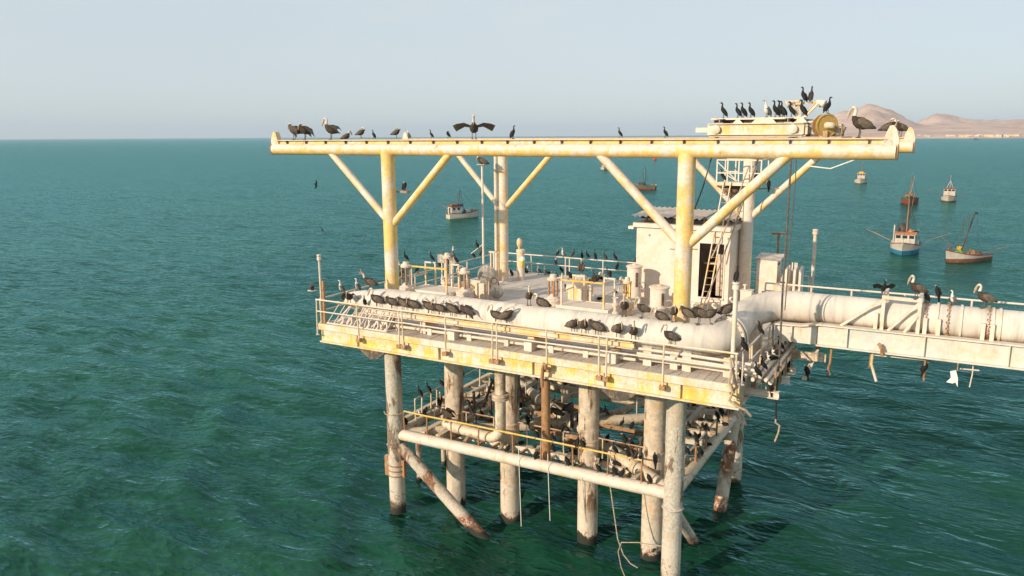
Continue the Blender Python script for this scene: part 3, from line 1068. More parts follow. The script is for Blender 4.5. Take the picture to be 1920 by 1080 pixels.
def hoist():
    t = thing('crane_carriage', 'yellow crane carriage with end truck riding on the gantry rails', 'crane', (17.5, 7, 16.9))
    for y, s in ((2.4, -1), (12.4, 1)):
        x0, x1 = 15.95, 19.05
        e = MB().box(x0, x1, y - 0.14, y + 0.14, 17.02, 17.34).build('end_truck', 'cream_yellow', t)
        MB().box(x0 + 0.02, x1 - 0.02, y - 0.22, y + 0.22, 17.34, 17.37).box(x0 + 0.02, x1 - 0.02, y - 0.20, y + 0.20, 16.99, 17.02).build('truck_flange', 'cream_steel', e)
        for x in (16.25, 18.72):
            MB().lathe([(0.15, 0), (0.15, 0.05), (0.11, 0.07)], (x, y - 0.20 if s < 0 else y + 0.15, 17.17), 18, (0, -1, 0) if s < 0 else (0, 1, 0)).build('wheel_cover', 'cream_steel', e)
            MB().lathe([(0.17, -0.05), (0.19, -0.05), (0.19, -0.03), (0.16, -0.03), (0.16, 0.05), (0.17, 0.05)], (x, y, 17.08), 18, (0, 1, 0)).build('wheel', 'dark_steel', e)
        MB().box(x0 - 0.42, x0, y - 0.09, y + 0.09, 17.08, 17.24).build('bumper', 'cream_steel', e)
        MB().box(x0 + 0.05, x1 - 0.05, y - 0.11, y + 0.11, 16.93, 16.99).build('rail_guard', 'yellow_steel', e)
    for x in (16.35, 18.55):
        b = MB()
        i_beam(b, (x, 2.2, 17.45), (x, 12.6, 17.45), 0.16, 0.24, 0.025, 0.025)
        b.build('bridge_girder', 'grey_steel', t)
    MB().box(16.0, 19.0, 2.45, 2.80, 17.49, 17.548).build('top_plate', 'cream_steel', t)
    MB().box(16.05, 18.95, 2.66, 2.72, 17.37, 17.49).build('top_web', 'dark_steel', t)
    for x, w in ((16.9, 0.05), (17.75, 0.28), (18.9, 0.1)):
        MB().prism([(x - w, 17.49), (x + w, 17.49), (x + w + 0.12, 17.37), (x - w - 0.12, 17.37)], 2.46, 2.5, 'y').build('gusset_plate', 'cream_steel', t)
    # cable reel and machinery tail
    d = thing('cable_reel', 'rusty yellow cable reel disc with white hub beside the crane carriage', 'cable reel', (19.68, 2.45, 16.9))
    ax = Vector((0.62, -0.78, 0)).normalized()
    c = Vector((19.62, 2.55, 17.27))
    MB().lathe([(0.37, -0.03), (0.37, 0.03), (0.33, 0.035), (0.33, 0.01), (0.1, 0.01)], c + ax * 0.14, 26, ax).build('disc', 'reel_paint', d)
    MB().lathe([(0.35, -0.03), (0.35, 0.03)], c - ax * 0.14, 26, ax).build('disc', 'rust_bar', d)
    MB().lathe([(0.18, -0.14), (0.18, 0.14)], c, 18, ax).build('drum', 'dark_steel', d)
    MB().lathe([(0.11, 0), (0.09, 0.30), (0.05, 0.32)], c + ax * 0.15, 14, ax).build('hub', 'cream_steel', d)
    MB().box(19.5, 19.75, 2.35, 2.75, 16.9, 17.1).build('reel_base', 'rust_bar', d)
    m = MB().box(19.06, 20.15, 2.62, 3.1, 16.93, 17.0).build('tail_frame', 'dark_steel', t)
    MB().box(19.1, 19.5, 2.66, 3.05, 17.0, 17.42).build('motor_box', 'grey_steel', t)
    MB().prism([(19.5, 17.0), (20.15, 17.0), (20.22, 17.22), (19.5, 17.24)], 2.64, 3.05, 'y').build('motor_housing', 'grey_steel', t)
    MB().cyl((20.14, 2.62, 17.0), (20.14, 2.62, 17.32), 0.03, None, 8).build('tail_post', 'rust_bar', t)
    MB().bar((19.05, 2.7, 17.38), (19.62, 2.62, 17.44), 0.12, 0.06).build('reel_arm', 'cream_steel', t)
    # flood lights on splayed arms
    f = thing('floodlight_stand', 'splayed yellow stand of four floodlights on top of the crane carriage', 'floodlight', (18.95, 3.0, 17.55))
    hub = Vector((18.85, 2.75, 17.55))
    for i, (dx, dy, dz) in enumerate(((-0.28, 0.0, 0.48), (0.42, 0.2, 0.48), (0.55, -0.1, 0.46), (-0.12, 0.3, 0.5))):
        top = hub + Vector((dx, dy, dz))
        MB().bar(hub + Vector((dx * 0.25, 0, 0)), top, 0.055, 0.055).build('arm', 'cream_yellow', f)
        s = -1 if dx < 0 else 1
        l = MB().lathe([(0.07, 0), (0.09, 0.05), (0.12, 0.16), (0.13, 0.18), (0.12, 0.2)], top, 14, (0.85 * s, -0.2, -0.35)).build('lamp_head', 'cream_yellow', f)
        MB().lathe([(0.11, 0.195), (0.11, 0.21)], top, 14, (0.85 * s, -0.2, -0.35)).build('lamp_glass', 'lamp_glass', l)
    MB().bar(hub + Vector((-0.2, 0.05, 0.42)), hub + Vector((0.4, 0.2, 0.44)), 0.05, 0.05).build('cross_bar', 'cream_yellow', f)
    MB().box(18.7, 19.05, 2.68, 2.84, 17.545, 17.58).build('foot', 'cream_steel', f)


hoist()


# ------------------------------------------------------------------ pipeline
def pipeline():
    t = thing('pipeline', 'fat guano coated pipeline lying across the front of the deck', 'pipeline', (9, 1.2, DECK))
    r = 0.565
    zc = 10.1
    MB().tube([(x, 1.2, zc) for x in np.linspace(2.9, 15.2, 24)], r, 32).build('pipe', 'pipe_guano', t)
    cone = [(0.55, 0.10), (0.6, 0.26), (0.8, 0.36), (1.1, 0.42), (1.7, 0.47), (2.4, 0.545), (2.92, 0.57)]
    b = MB()
    b.lathe([(rr, x) for x, rr in cone], (0, 1.2, zc - 0.13), 28, (1, 0, 0))
    for i, p in enumerate(b.v):
        b.v[i] = (p[0], p[1], p[2] + 0.13 * max(0, min(1, (p[0] - 0.6) / 2.2)))
    b.build('reducer', 'pipe_guano', t)
    # swan-neck elbows up to the bridge pipe
    pth = []
    P = [Vector((15.15, 1.2, zc)), Vector((17.35, 1.2, zc + 0.02)), Vector((16.5, 5.1, 10.55)), Vector((19.0, 5.1, 10.78))]
    ctrl = [Vector(p) for p in ((15.15, 1.2, 10.1), (16.0, 1.2, 10.1), (16.75, 1.45, 10.12), (17.05, 2.05, 10.2), (17.1, 2.75, 10.32), (17.15, 3.5, 10.48), (17.4, 4.3, 10.64), (17.95, 4.9, 10.75), (18.7, 5.1, 10.78), (19.3, 5.1, 10.78))]
    for i in range(len(ctrl) - 1):
        p0, p1, p2, p3 = ctrl[max(i - 1, 0)], ctrl[i], ctrl[i + 1], ctrl[min(i + 2, len(ctrl) - 1)]
        for k in range(4):
            u = k / 4
            pth.append(0.5 * ((2 * p1) + (p2 - p0) * u + (2 * p0 - 5 * p1 + 4 * p2 - p3) * u * u + (3 * p1 - p0 - 3 * p2 + p3) * u ** 3))
    pth.append(ctrl[-1])
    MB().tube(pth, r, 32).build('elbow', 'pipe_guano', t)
    for (c, ax) in (((17.04, 2.0, 10.19), (0.42, 0.9, 0.15)), ((17.09, 2.15, 10.21), (0.42, 0.9, 0.15))):
        fl = MB().lathe([(r, 0), (r + 0.13, 0), (r + 0.13, 0.06), (r, 0.06)], c, 32, ax).build('flange', 'pipe_guano', t)
    ax = Vector((0.42, 0.9, 0.15)).normalized()
    u = ax.cross(Vector((0, 0, 1))).normalized()
    w = ax.cross(u)
    for k in range(16):
        a = 2 * math.pi * k / 16
        p = Vector((17.07, 2.08, 10.2)) + (u * math.cos(a) + w * math.sin(a)) * (r + 0.075)
        MB().cyl(p - ax * 0.12, p + ax * 0.14, 0.028, None, 6).build('bolt', 'rust_bar', t)
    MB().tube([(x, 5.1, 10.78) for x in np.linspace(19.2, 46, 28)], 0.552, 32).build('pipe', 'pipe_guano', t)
    for x in (5.65, 5.95, 9.1, 12.95, 13.25):
        MB().lathe([(r, 0), (r + 0.012, 0.005), (r + 0.012, 0.045), (r, 0.05)], (x, 1.2, zc), 32, (1, 0, 0)).build('pipe_band', 'pipe_guano', t)
    for x in (23.25, 23.95, 24.85, 25.05):
        MB().lathe([(0.552, 0), (0.6, 0.0), (0.6, 0.07), (0.552, 0.07)], (x, 5.1, 10.78), 32, (1, 0, 0)).build('pipe_clamp', 'cream_steel', t)
    for x, y, z in ((15.55, 1.2, 9.7), (16.95, 2.9, 9.9), (10.0, 1.2, 9.65), (5, 1.2, 9.65), (17.5, 4.3, 10.2)):
        MB().box(x - 0.13, x + 0.13, y - 0.5, y + 0.45, DECK - 0.01, z).build('saddle', 'cream_yellow', t)


pipeline()


# ------------------------------------------------------------------ bridge
def bridge():
    t = thing('pipe_bridge', 'long white girder bridge carrying the pipeline towards land', 'bridge', (30, 5.2, 9.5))
    b = MB()
    i_beam(b, (19.6, 4.4, 10.0), (46, 4.4, 10.0), 0.8, 0.34, 0.05, 0.04)
    g = b.build('main_girder', 'bridge_white', t)
    MB().prism([(18.15, 9.62), (19.62, 9.6), (19.62, 10.35), (19.2, 10.28), (18.15, 10.22)], 4.38, 4.42, 'y').build('end_web', 'bridge_white', g)
    MB().bar((18.1, 4.4, 10.24), (19.05, 4.4, 10.27), 0.36, 0.05).bar((19.05, 4.4, 10.27), (19.75, 4.4, 10.395), 0.36, 0.05).build('end_flange', 'white_steel', g)
    for x in (18.75, 20.6, 23.0, 25.4, 28, 31, 34):
        MB().box(x - 0.015, x + 0.015, 4.26, 4.39, 9.66, 10.22 if x < 19 else 10.34).build('stiffener', 'bridge_white', g)
    b = MB()
    i_beam(b, (18.2, 5.95, 9.95), (46, 5.95, 9.95), 0.7, 0.3, 0.05, 0.04)
    b.build('main_girder', 'bridge_white', t)
    for x in np.arange(18.6, 46, 1.9):
        MB().bar((x, 4.5, 9.75), (x, 7.1, 9.75), 0.14, 0.16).build('cross_beam', 'lower_steel', t)
    MB().box(18.0, 46, 6.15, 7.05, 9.84, 9.9).build('walk_plate', 'deck_guano', t)
    # hoop frames round the pipe
    for x0, x1, dx in ((21.65, 20.35, -1), (22.75, 21.85, -1)):
        zt = 11.55
        MB().bar((x0, 4.42, 10.36), (x0, 4.42, zt), 0.11, 0.11).build('frame_post', 'cream_steel', t)
        MB().bar((x0, 5.85, 10.2), (x0, 5.85, zt), 0.11, 0.11).build('frame_post', 'cream_steel', t)
        MB().bar((x0, 4.36, zt), (x0, 5.9, zt), 0.12, 0.12).build('frame_cap', 'cream_steel', t)
        MB().bar((x0, 4.40, zt - 0.08), (x1, 4.40, 10.40), 0.08, 0.08).build('frame_stay', 'cream_steel', t)
    MB().bar((21.6, 4.38, 11.55), (22.8, 4.38, 11.53), 0.11, 0.11).build('frame_tie', 'cream_steel', t)
    MB().bar((22.7, 4.36, 11.0), (22.35, 4.36, 10.40), 0.08, 0.08).build('frame_stay', 'cream_steel', t)
    for x in (21.45, 22.95, 23.35, 24.62, 24.88):
        MB().box(x - 0.06, x + 0.06, 4.43, 4.55, 10.38, 10.95).build('pipe_lug', 'cream_steel', t)
    for x in (22.95, 23.6, 24.75):
        # chains round the pipe
        c = MB()
        for k in range(26):
            a = R(-40 + 260 * k / 25)
            p = Vector((x + 0.01 * (k % 2), 5.1 + 0.6 * math.cos(a + math.pi / 2 + 0.7), 10.78 + 0.6 * math.sin(a + math.pi / 2 + 0.7)))
            c.ring(p, (1, 0, 0) if k % 2 else (0.3, 1, 0.2), 0.042, 0.014, 8, 4)
        c.build('chain', 'rust_bar', t)
    # trestle further along
    for y in (4.2, 6.2):
        MB().tube([(36, y, -4), (36, y, 2), (36, y, 9.6)], 0.3, 16).build('trestle_pile', 'pile_fouled', t)
        MB().tube([(18.4, y, 8.9), (18.4, y, 9.62)], 0.12, 12).build('bearing_post', 'lower_steel', t)
    MB().bar((36, 3.8, 9.45), (36, 6.9, 9.45), 0.4, 0.3).build('trestle_cap', 'lower_steel', t)
    # torn straps, rods and pipes hanging below
    hang = (((19.3, 4.45, 9.62), (19.05, 4.5, 8.05), 0.16), )
    MB().bar((19.62, 6.4, 9.7), (19.28, 4.35, 8.25), 0.16, 0.04).build('hanging_strap', 'grey_steel', t)
    for pts, r_, m in ((((20.1, 4.6, 9.6), (20.08, 4.6, 8.95), (20.02, 4.62, 8.72), (20.1, 4.6, 8.5)), 0.045, 'rust_bar'),
                       (((21.45, 4.6, 9.65), (21.42, 4.6, 9.1), (21.5, 4.6, 8.85), (21.62, 4.6, 8.5)), 0.05, 'rail_paint'),
                       (((21.38, 4.62, 9.6), (21.36, 4.62, 8.95)), 0.025, 'rust_bar'),
                       (((23.06, 4.6, 9.65), (23.08, 4.6, 8.75)), 0.035, 'rust_bar'),
                       (((24.46, 4.6, 9.65), (24.47, 4.6, 9.2), (24.43, 4.62, 8.72)), 0.02, 'cream_steel'),
                       (((21.45, 4.62, 9.42), (22.3, 4.62, 9.44), (23.05, 4.62, 9.46)), 0.022, 'cream_steel'),
                       (((24.1, 4.58, 9.32), (24.65, 4.58, 9.34)), 0.025, 'cream_steel')):
        MB().tube(pts, r_, 8).build('hanging_rod', m, t)
    MB().bar((18.2, 4.9, 9.0), (19.9, 4.9, 9.02), 0.1, 0.3).build('loose_beam', 'lower_steel', t)
    MB().bar((18.2, 6.3, 9.2), (20.2, 6.3, 9.25), 0.1, 0.2).build('loose_beam', 'lower_steel', t)
    b = MB().tube([(21.62, 4.2, 9.95), (21.68, 4.15, 9.9), (21.74, 4.16, 9.75), (21.76, 4.18, 9.55)], 0.06, 10)
    b.build('rubber_elbow', 'rust_bar', t)
    o = MB().prism([(23.82, 9.3), (23.98, 9.36), (24.06, 9.1), (24.08, 8.8), (24.0, 8.95), (23.92, 8.9), (23.74, 8.92), (23.86, 9.08)], 4.16, 4.20, 'y').build('torn_rag', 'buoy_white')
    tag(o, 'torn white rag hanging under the bridge girder', 'rag')
    MB().cyl((24.02, 4.18, 9.34), (24.02, 4.3, 9.62), 0.02, None, 6).build('rag_hook', 'rust_bar', t)


bridge()
railing('white guard rail along the seaward walk of the pipe bridge', [(x, 7.02, 0) for x in (17.2, 18.9, 20.4, 22.2, 24.3, 26.5, 29, 32, 36, 40, 45)], 11.22, 10.92, 'white_steel', 'white_steel', 'white_steel', 9.88, 0.035, 0.035)


# ================================================================== THINGS ON THE DECK
def hut():
    x0, x1, y0, y1, zb, zt = 10.36, 14.82, 10.8, 13.6, DECK + 0.25, 12.72
    t = thing('hut', 'white flat roofed hut with an open dark doorway on the deck', 'hut', ((x0 + x1) / 2, (y0 + y1) / 2, DECK))
    MB().box(x0 - 0.12, x1 + 0.1, y0 - 0.25, y1 + 0.1, DECK - 0.01, zb).build('plinth', 'cream_steel', t)
    dx0, dx1, dz0, dz1 = 13.44, 14.56, 9.62, 12.12
    th = 0.12
    w = MB()
    w.box(x0, dx0, y0, y0 + th, zb, zt)
    w.box(dx1, x1, y0, y0 + th, zb, zt)
    w.box(dx0, dx1, y0, y0 + th, dz1, zt)
    w.box(dx0, dx1, y0, y0 + th, zb, dz0)
    w.build('front_wall', 'wall_white', t)
    MB().box(x1 - th, x1, y0 + th, y1, zb, zt).build('side_wall', 'wall_white', t)
    MB().box(x0, x0 + th, y0 + th, y1, zb, zt).build('side_wall', 'wall_white', t)
    MB().box(x0 + th, x1 - th, y1 - th, y1, zb, zt).build('back_wall', 'wall_white', t)
    MB().box(x0 + th, x1 - th, y0 + th, y1 - th, zb, zb + 0.05).build('inner_floor', 'inside_dark', t)
    f = MB()
    f.box(dx0 - 0.06, dx0, y0 - 0.03, y0 + th, dz0, dz1 + 0.06)
    f.box(dx1, dx1 + 0.06, y0 - 0.03, y0 + th, dz0, dz1 + 0.06)
    f.box(dx0, dx1, y0 - 0.03, y0 + th, dz1, dz1 + 0.06)
    f.box(dx0 - 0.06, dx1 + 0.06, y0 - 0.1, y0 + th, dz0 - 0.06, dz0)
    f.build('door_frame', 'wall_white', t)
    d = MB().box(dx1 - 0.06, dx1 - 0.01, y0 + th, y0 + th + 1.05, dz0 + 0.02, dz1 - 0.03).build('door', 'inside_dark', t)
    MB().box(13.5, 14.3, 12.2, 12.8, 9.6, 11.2).build('inner_locker', 'inside_dark', t)
    MB().box(13.45, 14.2, 11.5, 12.0, 11.05, 11.12).build('inner_shelf', 'step_plate', t)
    MB().box(14.15, 14.45, 11.2, 11.24, 9.65, 11.6).build('inner_board', 'corrugated', t)
    MB().box(x0 - 0.14, x1 + 0.14, y0 - 0.16, y1 + 0.1, zt, zt + 0.22).build('roof_slab', 'wall_white', t)
    MB().box(x0 - 0.40, x0 - 0.14, y0 - 0.1, y0 + 0.25, zt - 0.12, zt + 0.02).build('roof_ledge', 'wall_white', t)
    # corrugated sheets on short posts
    zr = zt + 0.55
    def sheet(xa, xb, ya, yb, za, zb_):
        b = MB()
        n = int((xb - xa) / 0.045)
        for k in range(2):
            for i in range(n + 1):
                u = i / n
                x = xa + (xb - xa) * u
                z = 0.035 * math.sin(2 * math.pi * (x - xa) / 0.27)
                b.v.append((x, ya, za + z - 0.012 * k))
                b.v.append((x, yb, zb_ + z - 0.012 * k))
        m = 2 * (n + 1)
        for i in range(n):
            a = 2 * i
            b.face(a, a + 2, a + 3, a + 1)
            b.face(m + a, m + a + 1, m + a + 3, m + a + 2)
            b.face(a, m + a, m + a + 2, a + 2)
            b.face(a + 1, a + 3, m + a + 3, m + a + 1)
        b.build('roof_sheet', 'corrugated', t)
    sheet(x0 - 0.25, 12.1, y0 - 0.2, y1 + 0.2, zr - 0.02, zr + 0.14)
    sheet(12.12, 13.5, y0 - 0.12, y1 + 0.2, zr - 0.05, zr + 0.10)
    sheet(13.55, x1 + 0.05, y0 + 0.35, y1 + 0.3, zr - 0.1, zr + 0.08)
    for x in (10.7, 12.1, 13.5, 14.6):
        for y in (y0 + 0.4, y1 - 0.2):
            MB().box(x - 0.05, x + 0.05, y - 0.05, y + 0.05, zt + 0.22, zr + 0.02).build('roof_post', 'rust_bar', t)
    MB().box(x0, x1, y0 + 0.5, y0 + 0.62, zt + 0.36, zr - 0.07).build('roof_purlin', 'inside_dark', t)
    for x, z in ((11.0, 12.3), (14.72, 12.35)):
        MB().box(x - 0.03, x + 0.03, y0 - 0.04, y0, z, z + 0.09).build('wall_bracket', 'rust_bar', t)
    MB().box(13.05, 13.6, 9.5, y0 - 0.25, DECK, 9.3).build('door_step', 'step_plate', t)


hut()


def tank(name, label, x, y, r, h, skirt):
    t = thing(name, label, 'vent drum', (x, y, DECK))
    MB().lathe([(r, 0), (r, h)], (x, y, DECK), 28).build('barrel', 'white_steel', t)
    MB().lathe([(r + 0.05, 0), (r + 0.05, 0.05), (r - 0.05, 0.09), (0.12, 0.09), (0.12, 0.14), (0.02, 0.15)], (x, y, DECK + h), 28).build('lid', 'cream_steel', t)
    a = R(-50)
    p = Vector((x + (r + 0.01) * math.cos(a), y + (r + 0.01) * math.sin(a), DECK + h * 0.72))
    MB().bar(p - Vector((0, 0, h * 0.2)), p + Vector((0, 0, h * 0.16)), 0.11, 0.04, (math.cos(a), math.sin(a), 0)).build('slot_plate', 'dark_steel', t)
    q = Vector((x + r * math.cos(R(-15)), y + r * math.sin(R(-15)), DECK + h * 0.55))
    MB().ring(q + Vector((0.1, 0, 0)), (0.3, -0.9, 0), 0.16, 0.025).build('handle_ring', 'grey_steel', t)
    if skirt:
        MB().lathe([(r + 0.02, 0), (r + 0.02, 0.62), (r, 0.64)], (x, y, DECK), 28).build('skirt', 'grey_steel', t)


tank('vent_drum', 'tall white vent drum with black slot against the hut wall', 10.7, 9.7, 0.34, 1.86, False)
tank('vent_drum', 'squat white vent drum with grey skirt beside the yellow column', 12.75, 7.3, 0.40, 1.46, True)


def valve(label, x, y, h, m_bar, m_body, wheel_ang, bars=4, s=1.0):
    t = thing('gate_valve', label, 'valve', (x, y, DECK))
    MB().lathe([(0.40 * s, 0), (0.40 * s, 0.06), (0.30 * s, 0.10), (0.34 * s, 0.28), (0.44 * s, 0.30), (0.44 * s, 0.38), (0.40 * s, 0.39), (0.42 * s, 0.48), (0.44 * s, 0.49), (0.44 * s, 0.56), (0.28 * s, 0.62), (0.16 * s, 0.78), (0.12 * s, 0.8)], (x, y, DECK), 20).build('body', m_body, t)
    for k in range(12):
        a = 2 * math.pi * k / 12
        px, py = x + 0.38 * s * math.cos(a), y + 0.38 * s * math.sin(a)
        MB().cyl((px, py, DECK + 0.26), (px, py, DECK + 0.62), 0.025, None, 6).build('bolt', 'cream_steel', t)
    for k in range(bars):
        a = 2 * math.pi * (k + 0.4) / bars
        px, py = x + 0.20 * s * math.cos(a), y + 0.20 * s * math.sin(a)
        MB().bar((px, py, DECK + 0.72), (px, py, DECK + h - 0.3), 0.09 * s, 0.05).build('yoke_bar', m_bar, t)
    MB().cyl((x, y, DECK + 0.75), (x, y, DECK + h - 0.1), 0.05, None, 8).build('stem', 'rust_bar', t)
    MB().lathe([(0.25 * s, 0), (0.27 * s, 0.03), (0.27 * s, 0.10), (0.16 * s, 0.13), (0.15 * s, 0.26), (0.09, 0.29)], (x, y, DECK + h - 0.32), 18).build('cap', m_body, t)
    if wheel_ang is not None:
        c = Vector((x, y, DECK + h - 0.2)) + Vector((math.cos(wheel_ang), math.sin(wheel_ang), 0)) * 0.42 * s
        ax = Vector((math.cos(wheel_ang), math.sin(wheel_ang), 0.1))
        w = MB().ring(c, ax, 0.2 * s, 0.028).build('handwheel', m_body, t)
        u = ax.cross(Vector((0, 0, 1))).normalized()
        MB().bar(c - u * 0.19 * s, c + u * 0.19 * s, 0.03, 0.03).build('spoke', m_body, w)
        MB().bar(c - Vector((0, 0, 0.19 * s)), c + Vector((0, 0, 0.19 * s)), 0.03, 0.03, (1, 0, 0)).build('spoke', m_body, w)
        MB().cyl((x, y, DECK + h - 0.2), c, 0.04, None, 8).build('shaft', m_body, t)


valve('gate valve with rusty yoke bars close behind the yellow front column', 0.2, 6.0, 1.9, 'rust_bar', 'cream_steel', R(200))
valve('gate valve with rusty yoke bars between the step stand and the pig trap', 3.3, 6.5, 1.75, 'rust_bar', 'cream_steel', R(150))
valve('gate valve with brown yoke bars next to the step stand with two hoops', 7.85, 6.9, 1.75, 'rust_bar', 'cream_steel', R(20))
valve('slim valve with bright yellow yoke bars and yellow cap by the vent drums', 11.05, 7.9, 1.72, 'yellow_bar', 'cream_yellow', R(175), 4, 0.75)
valve('cream valve with a raised ring wheel behind the first gate valve', 0.6, 9.0, 1.95, 'cream_yellow', 'cream_steel', R(-20), 3, 0.8)


def small_valve():
    t = thing('stop_cock', 'small mottled yellow stop cock beside the second step stand', 'valve', (11.42, 5.6, DECK))
    MB().lathe([(0.16, 0), (0.16, 0.05), (0.07, 0.08), (0.07, 0.3), (0.14, 0.36), (0.17, 0.5), (0.12, 0.6), (0.08, 0.62), (0.08, 0.85), (0.15, 0.88), (0.15, 0.95), (0.07, 0.98), (0.06, 1.2)], (11.42, 5.6, DECK), 14).build('body', 'cream_yellow', t)
    MB().cyl((11.42, 5.6, DECK + 0.45), (11.75, 5.5, DECK + 0.45), 0.07, None, 10).build('side_port', 'cream_yellow', t)
    MB().ring((11.42, 5.6, DECK + 1.2), (0, 0, 1), 0.12, 0.02).build('handwheel', 'cream_yellow', t)


small_valve()


def step_stand(label, x0, x1, y0, y1, near, far_hoops):
    t = thing('step_stand', label, 'step stand', (x0, y0, DECK))
    zt = 9.58
    MB().box(x0, x1, y0, y1, zt - 0.05, zt).build('tread_plate', 'step_plate', t)
    e = MB()
    e.box(x0 - 0.03, x1 + 0.03, y0 - 0.04, y0, zt - 0.26, zt + 0.02)
    e.box(x0 - 0.03, x1 + 0.03, y1, y1 + 0.04, zt - 0.26, zt + 0.02)
    e.box(x1, x1 + 0.04, y0, y1, zt - 0.26, zt + 0.02)
    e.box(x0 - 0.04, x0, y0, y1, zt - 0.26, zt + 0.02)
    e.build('skirting', 'white_steel', t)
    for x in (x0 + 0.1, x1 - 0.1):
        for y in (y0 + 0.1, y1 - 0.1):
            MB().box(x - 0.05, x + 0.05, y - 0.05, y + 0.05, DECK - 0.01, zt - 0.05).build('foot', 'cream_steel', t)
    def hoop(a, b, y, m1, m2):
        h = MB()
        h.bar((a, y, zt - 0.02), (a, y, 10.72), 0.07, 0.07)
        h.cur = 1
        h.bar((a - 0.035, y, 10.745), (b + 0.035, y, 10.745), 0.07, 0.07)
        h.cur = 0
        h.bar((b, y, zt - 0.02), (b, y, 10.72), 0.07, 0.07)
        h.build('hoop', [m1, m2], t)
    hoop(near[0], near[1], y0 + 0.03, 'cream_yellow', 'yellow_bar')
    for a, b in far_hoops:
        hoop(a, b, y1 - 0.02, 'cream_yellow', 'cream_steel')
    for x in (far_hoops[-1][1], near[0]):
        MB().bar((x, y0 + 0.05, 10.2), (x, y1 - 0.05, 10.2), 0.05, 0.05).build('side_bar', 'rail_paint', t)


step_stand('step stand with a bright yellow hoop rail near the yellow column', 0.3, 2.75, 6.05, 7.45, (0.46, 2.54), [(0.35, 0.95), (1.94, 2.36)])
step_stand('step stand with a faded yellow hoop rail in front of the drums', 8.4, 10.85, 6.15, 7.45, (8.62, 10.64), [(8.6, 9.16), (10.14, 10.64)])


def pig_trap(label, x, y, s, ang, dome):
    t = thing('pig_trap', label, 'pig trap', (x, y, DECK))
    z = DECK + 0.62
    c, sn = math.cos(ang), math.sin(ang)
    ax = Vector((c, sn, 0))
    o = Vector((x, y, z))
    MB().lathe([(0.30 * s, 0), (0.30 * s, 1.1), (0.36 * s, 1.1), (0.36 * s, 1.22)], o - ax * 0.6, 20, ax).build('barrel', 'cream_yellow', t)
    lid = o + ax * 0.2 + Vector((-sn * -0.2, c * -0.2, 0.55 * s))
    MB().lathe([(0.42 * s, 0), (0.46 * s, 0.02), (0.46 * s, 0.06), (0.40 * s, 0.09)], lid, 24, (0.65, -0.7, 0.15)).build('open_lid', 'grey_steel', t)
    MB().bar(lid, o + Vector((0, 0, 0.2)), 0.08, 0.08).build('lid_arm', 'cream_steel', t)
    for q in (-0.375, 0.375):
        MB().box(x + q - 0.075, x + q + 0.075, y - 0.3, y + 0.3, DECK - 0.01, z).build('cradle', 'cream_steel', t)
    MB().box(x - 0.25, x + 0.5, y - 0.45, y - 0.1, DECK - 0.01, DECK + 0.75).build('drip_box', 'cream_yellow', t)
    for dx in (0.62, 0.86):
        MB().bar((x + dx, y - 0.6, DECK - 0.01), (x + dx, y - 0.6, DECK + 1.05), 0.1, 0.1).build('davit_post', 'cream_steel', t)
    if dome:
        d = Vector((x + 1.06, y - 0.55, DECK + 0.42))
        MB().lathe([(0.05, -0.14), (0.22, -0.1), (0.33, 0.0), (0.34, 0.12), (0.30, 0.2)], d, 20, (-0.5, 0.85, 0)).build('dome_end', 'grey_steel', t)
        MB().ring((x + 0.95, y - 0.6, DECK + 0.98), (0.6, -0.8, 0), 0.14, 0.025).build('hook_ring', 'rust_bar', t)


pig_trap('cream pig trap with its grey round lid swung open and a grey dome end', 3.35, 8.2, 1.0, R(15), True)
pig_trap('smaller yellowish pig trap with open lid behind the second step stand', 8.1, 9.2, 0.8, R(0), False)


def sign(label, x, y, zt, w):
    t = thing('sign_plate', label, 'sign', (x, y, DECK))
    MB().bar((x, y, DECK - 0.01), (x, y, zt), 0.05, 0.05).build('pole', 'cream_steel', t)
    MB().box(x - w / 2, x + w / 2, y - 0.05, y - 0.028, zt - 0.45, zt).build('plate', 'grey_steel', t)
    MB().box(x - w / 2, x + w / 2, y - 0.07, y + 0.03, zt, zt + 0.04).build('rain_cap', 'dark_steel', t)


sign('blank grey plate on a pole with a flat dark cap', 0.27, 9.0, 10.92, 0.46)
sign('blank grey plate on a pole with a bird on its cap', 0.97, 9.0, 10.83, 0.40)


def mast(name, label, x, y, z1, r, cap, base=DECK, mat='rail_paint', cat='pole'):
    t = thing(name, label, cat, (x, y, base))
    MB().tube([(x, y, base - 0.01), (x + 0.01, y, (base + z1) / 2), (x, y, z1)], r, 10).build('shaft', mat, t)
    if cap == 'plate':
        MB().box(x - 0.24, x + 0.24, y - 0.2, y + 0.2, z1, z1 + 0.05).build('top_plate', 'grey_steel', t)
    elif cap == 'knob':
        MB().lathe([(r + 0.045, 0), (r + 0.045, 0.12), (r + 0.01, 0.14), (r + 0.045, 0.18), (r + 0.045, 0.24)], (x, y, z1 - 0.2), 12).build('top_knob', 'cream_steel', t)
    elif cap == 'tee':
        MB().box(x - 0.34, x + 0.34, y - 0.06, y + 0.06, z1 - 0.04, z1 + 0.08).build('tee_head', 'rust_bar', t)
    return t


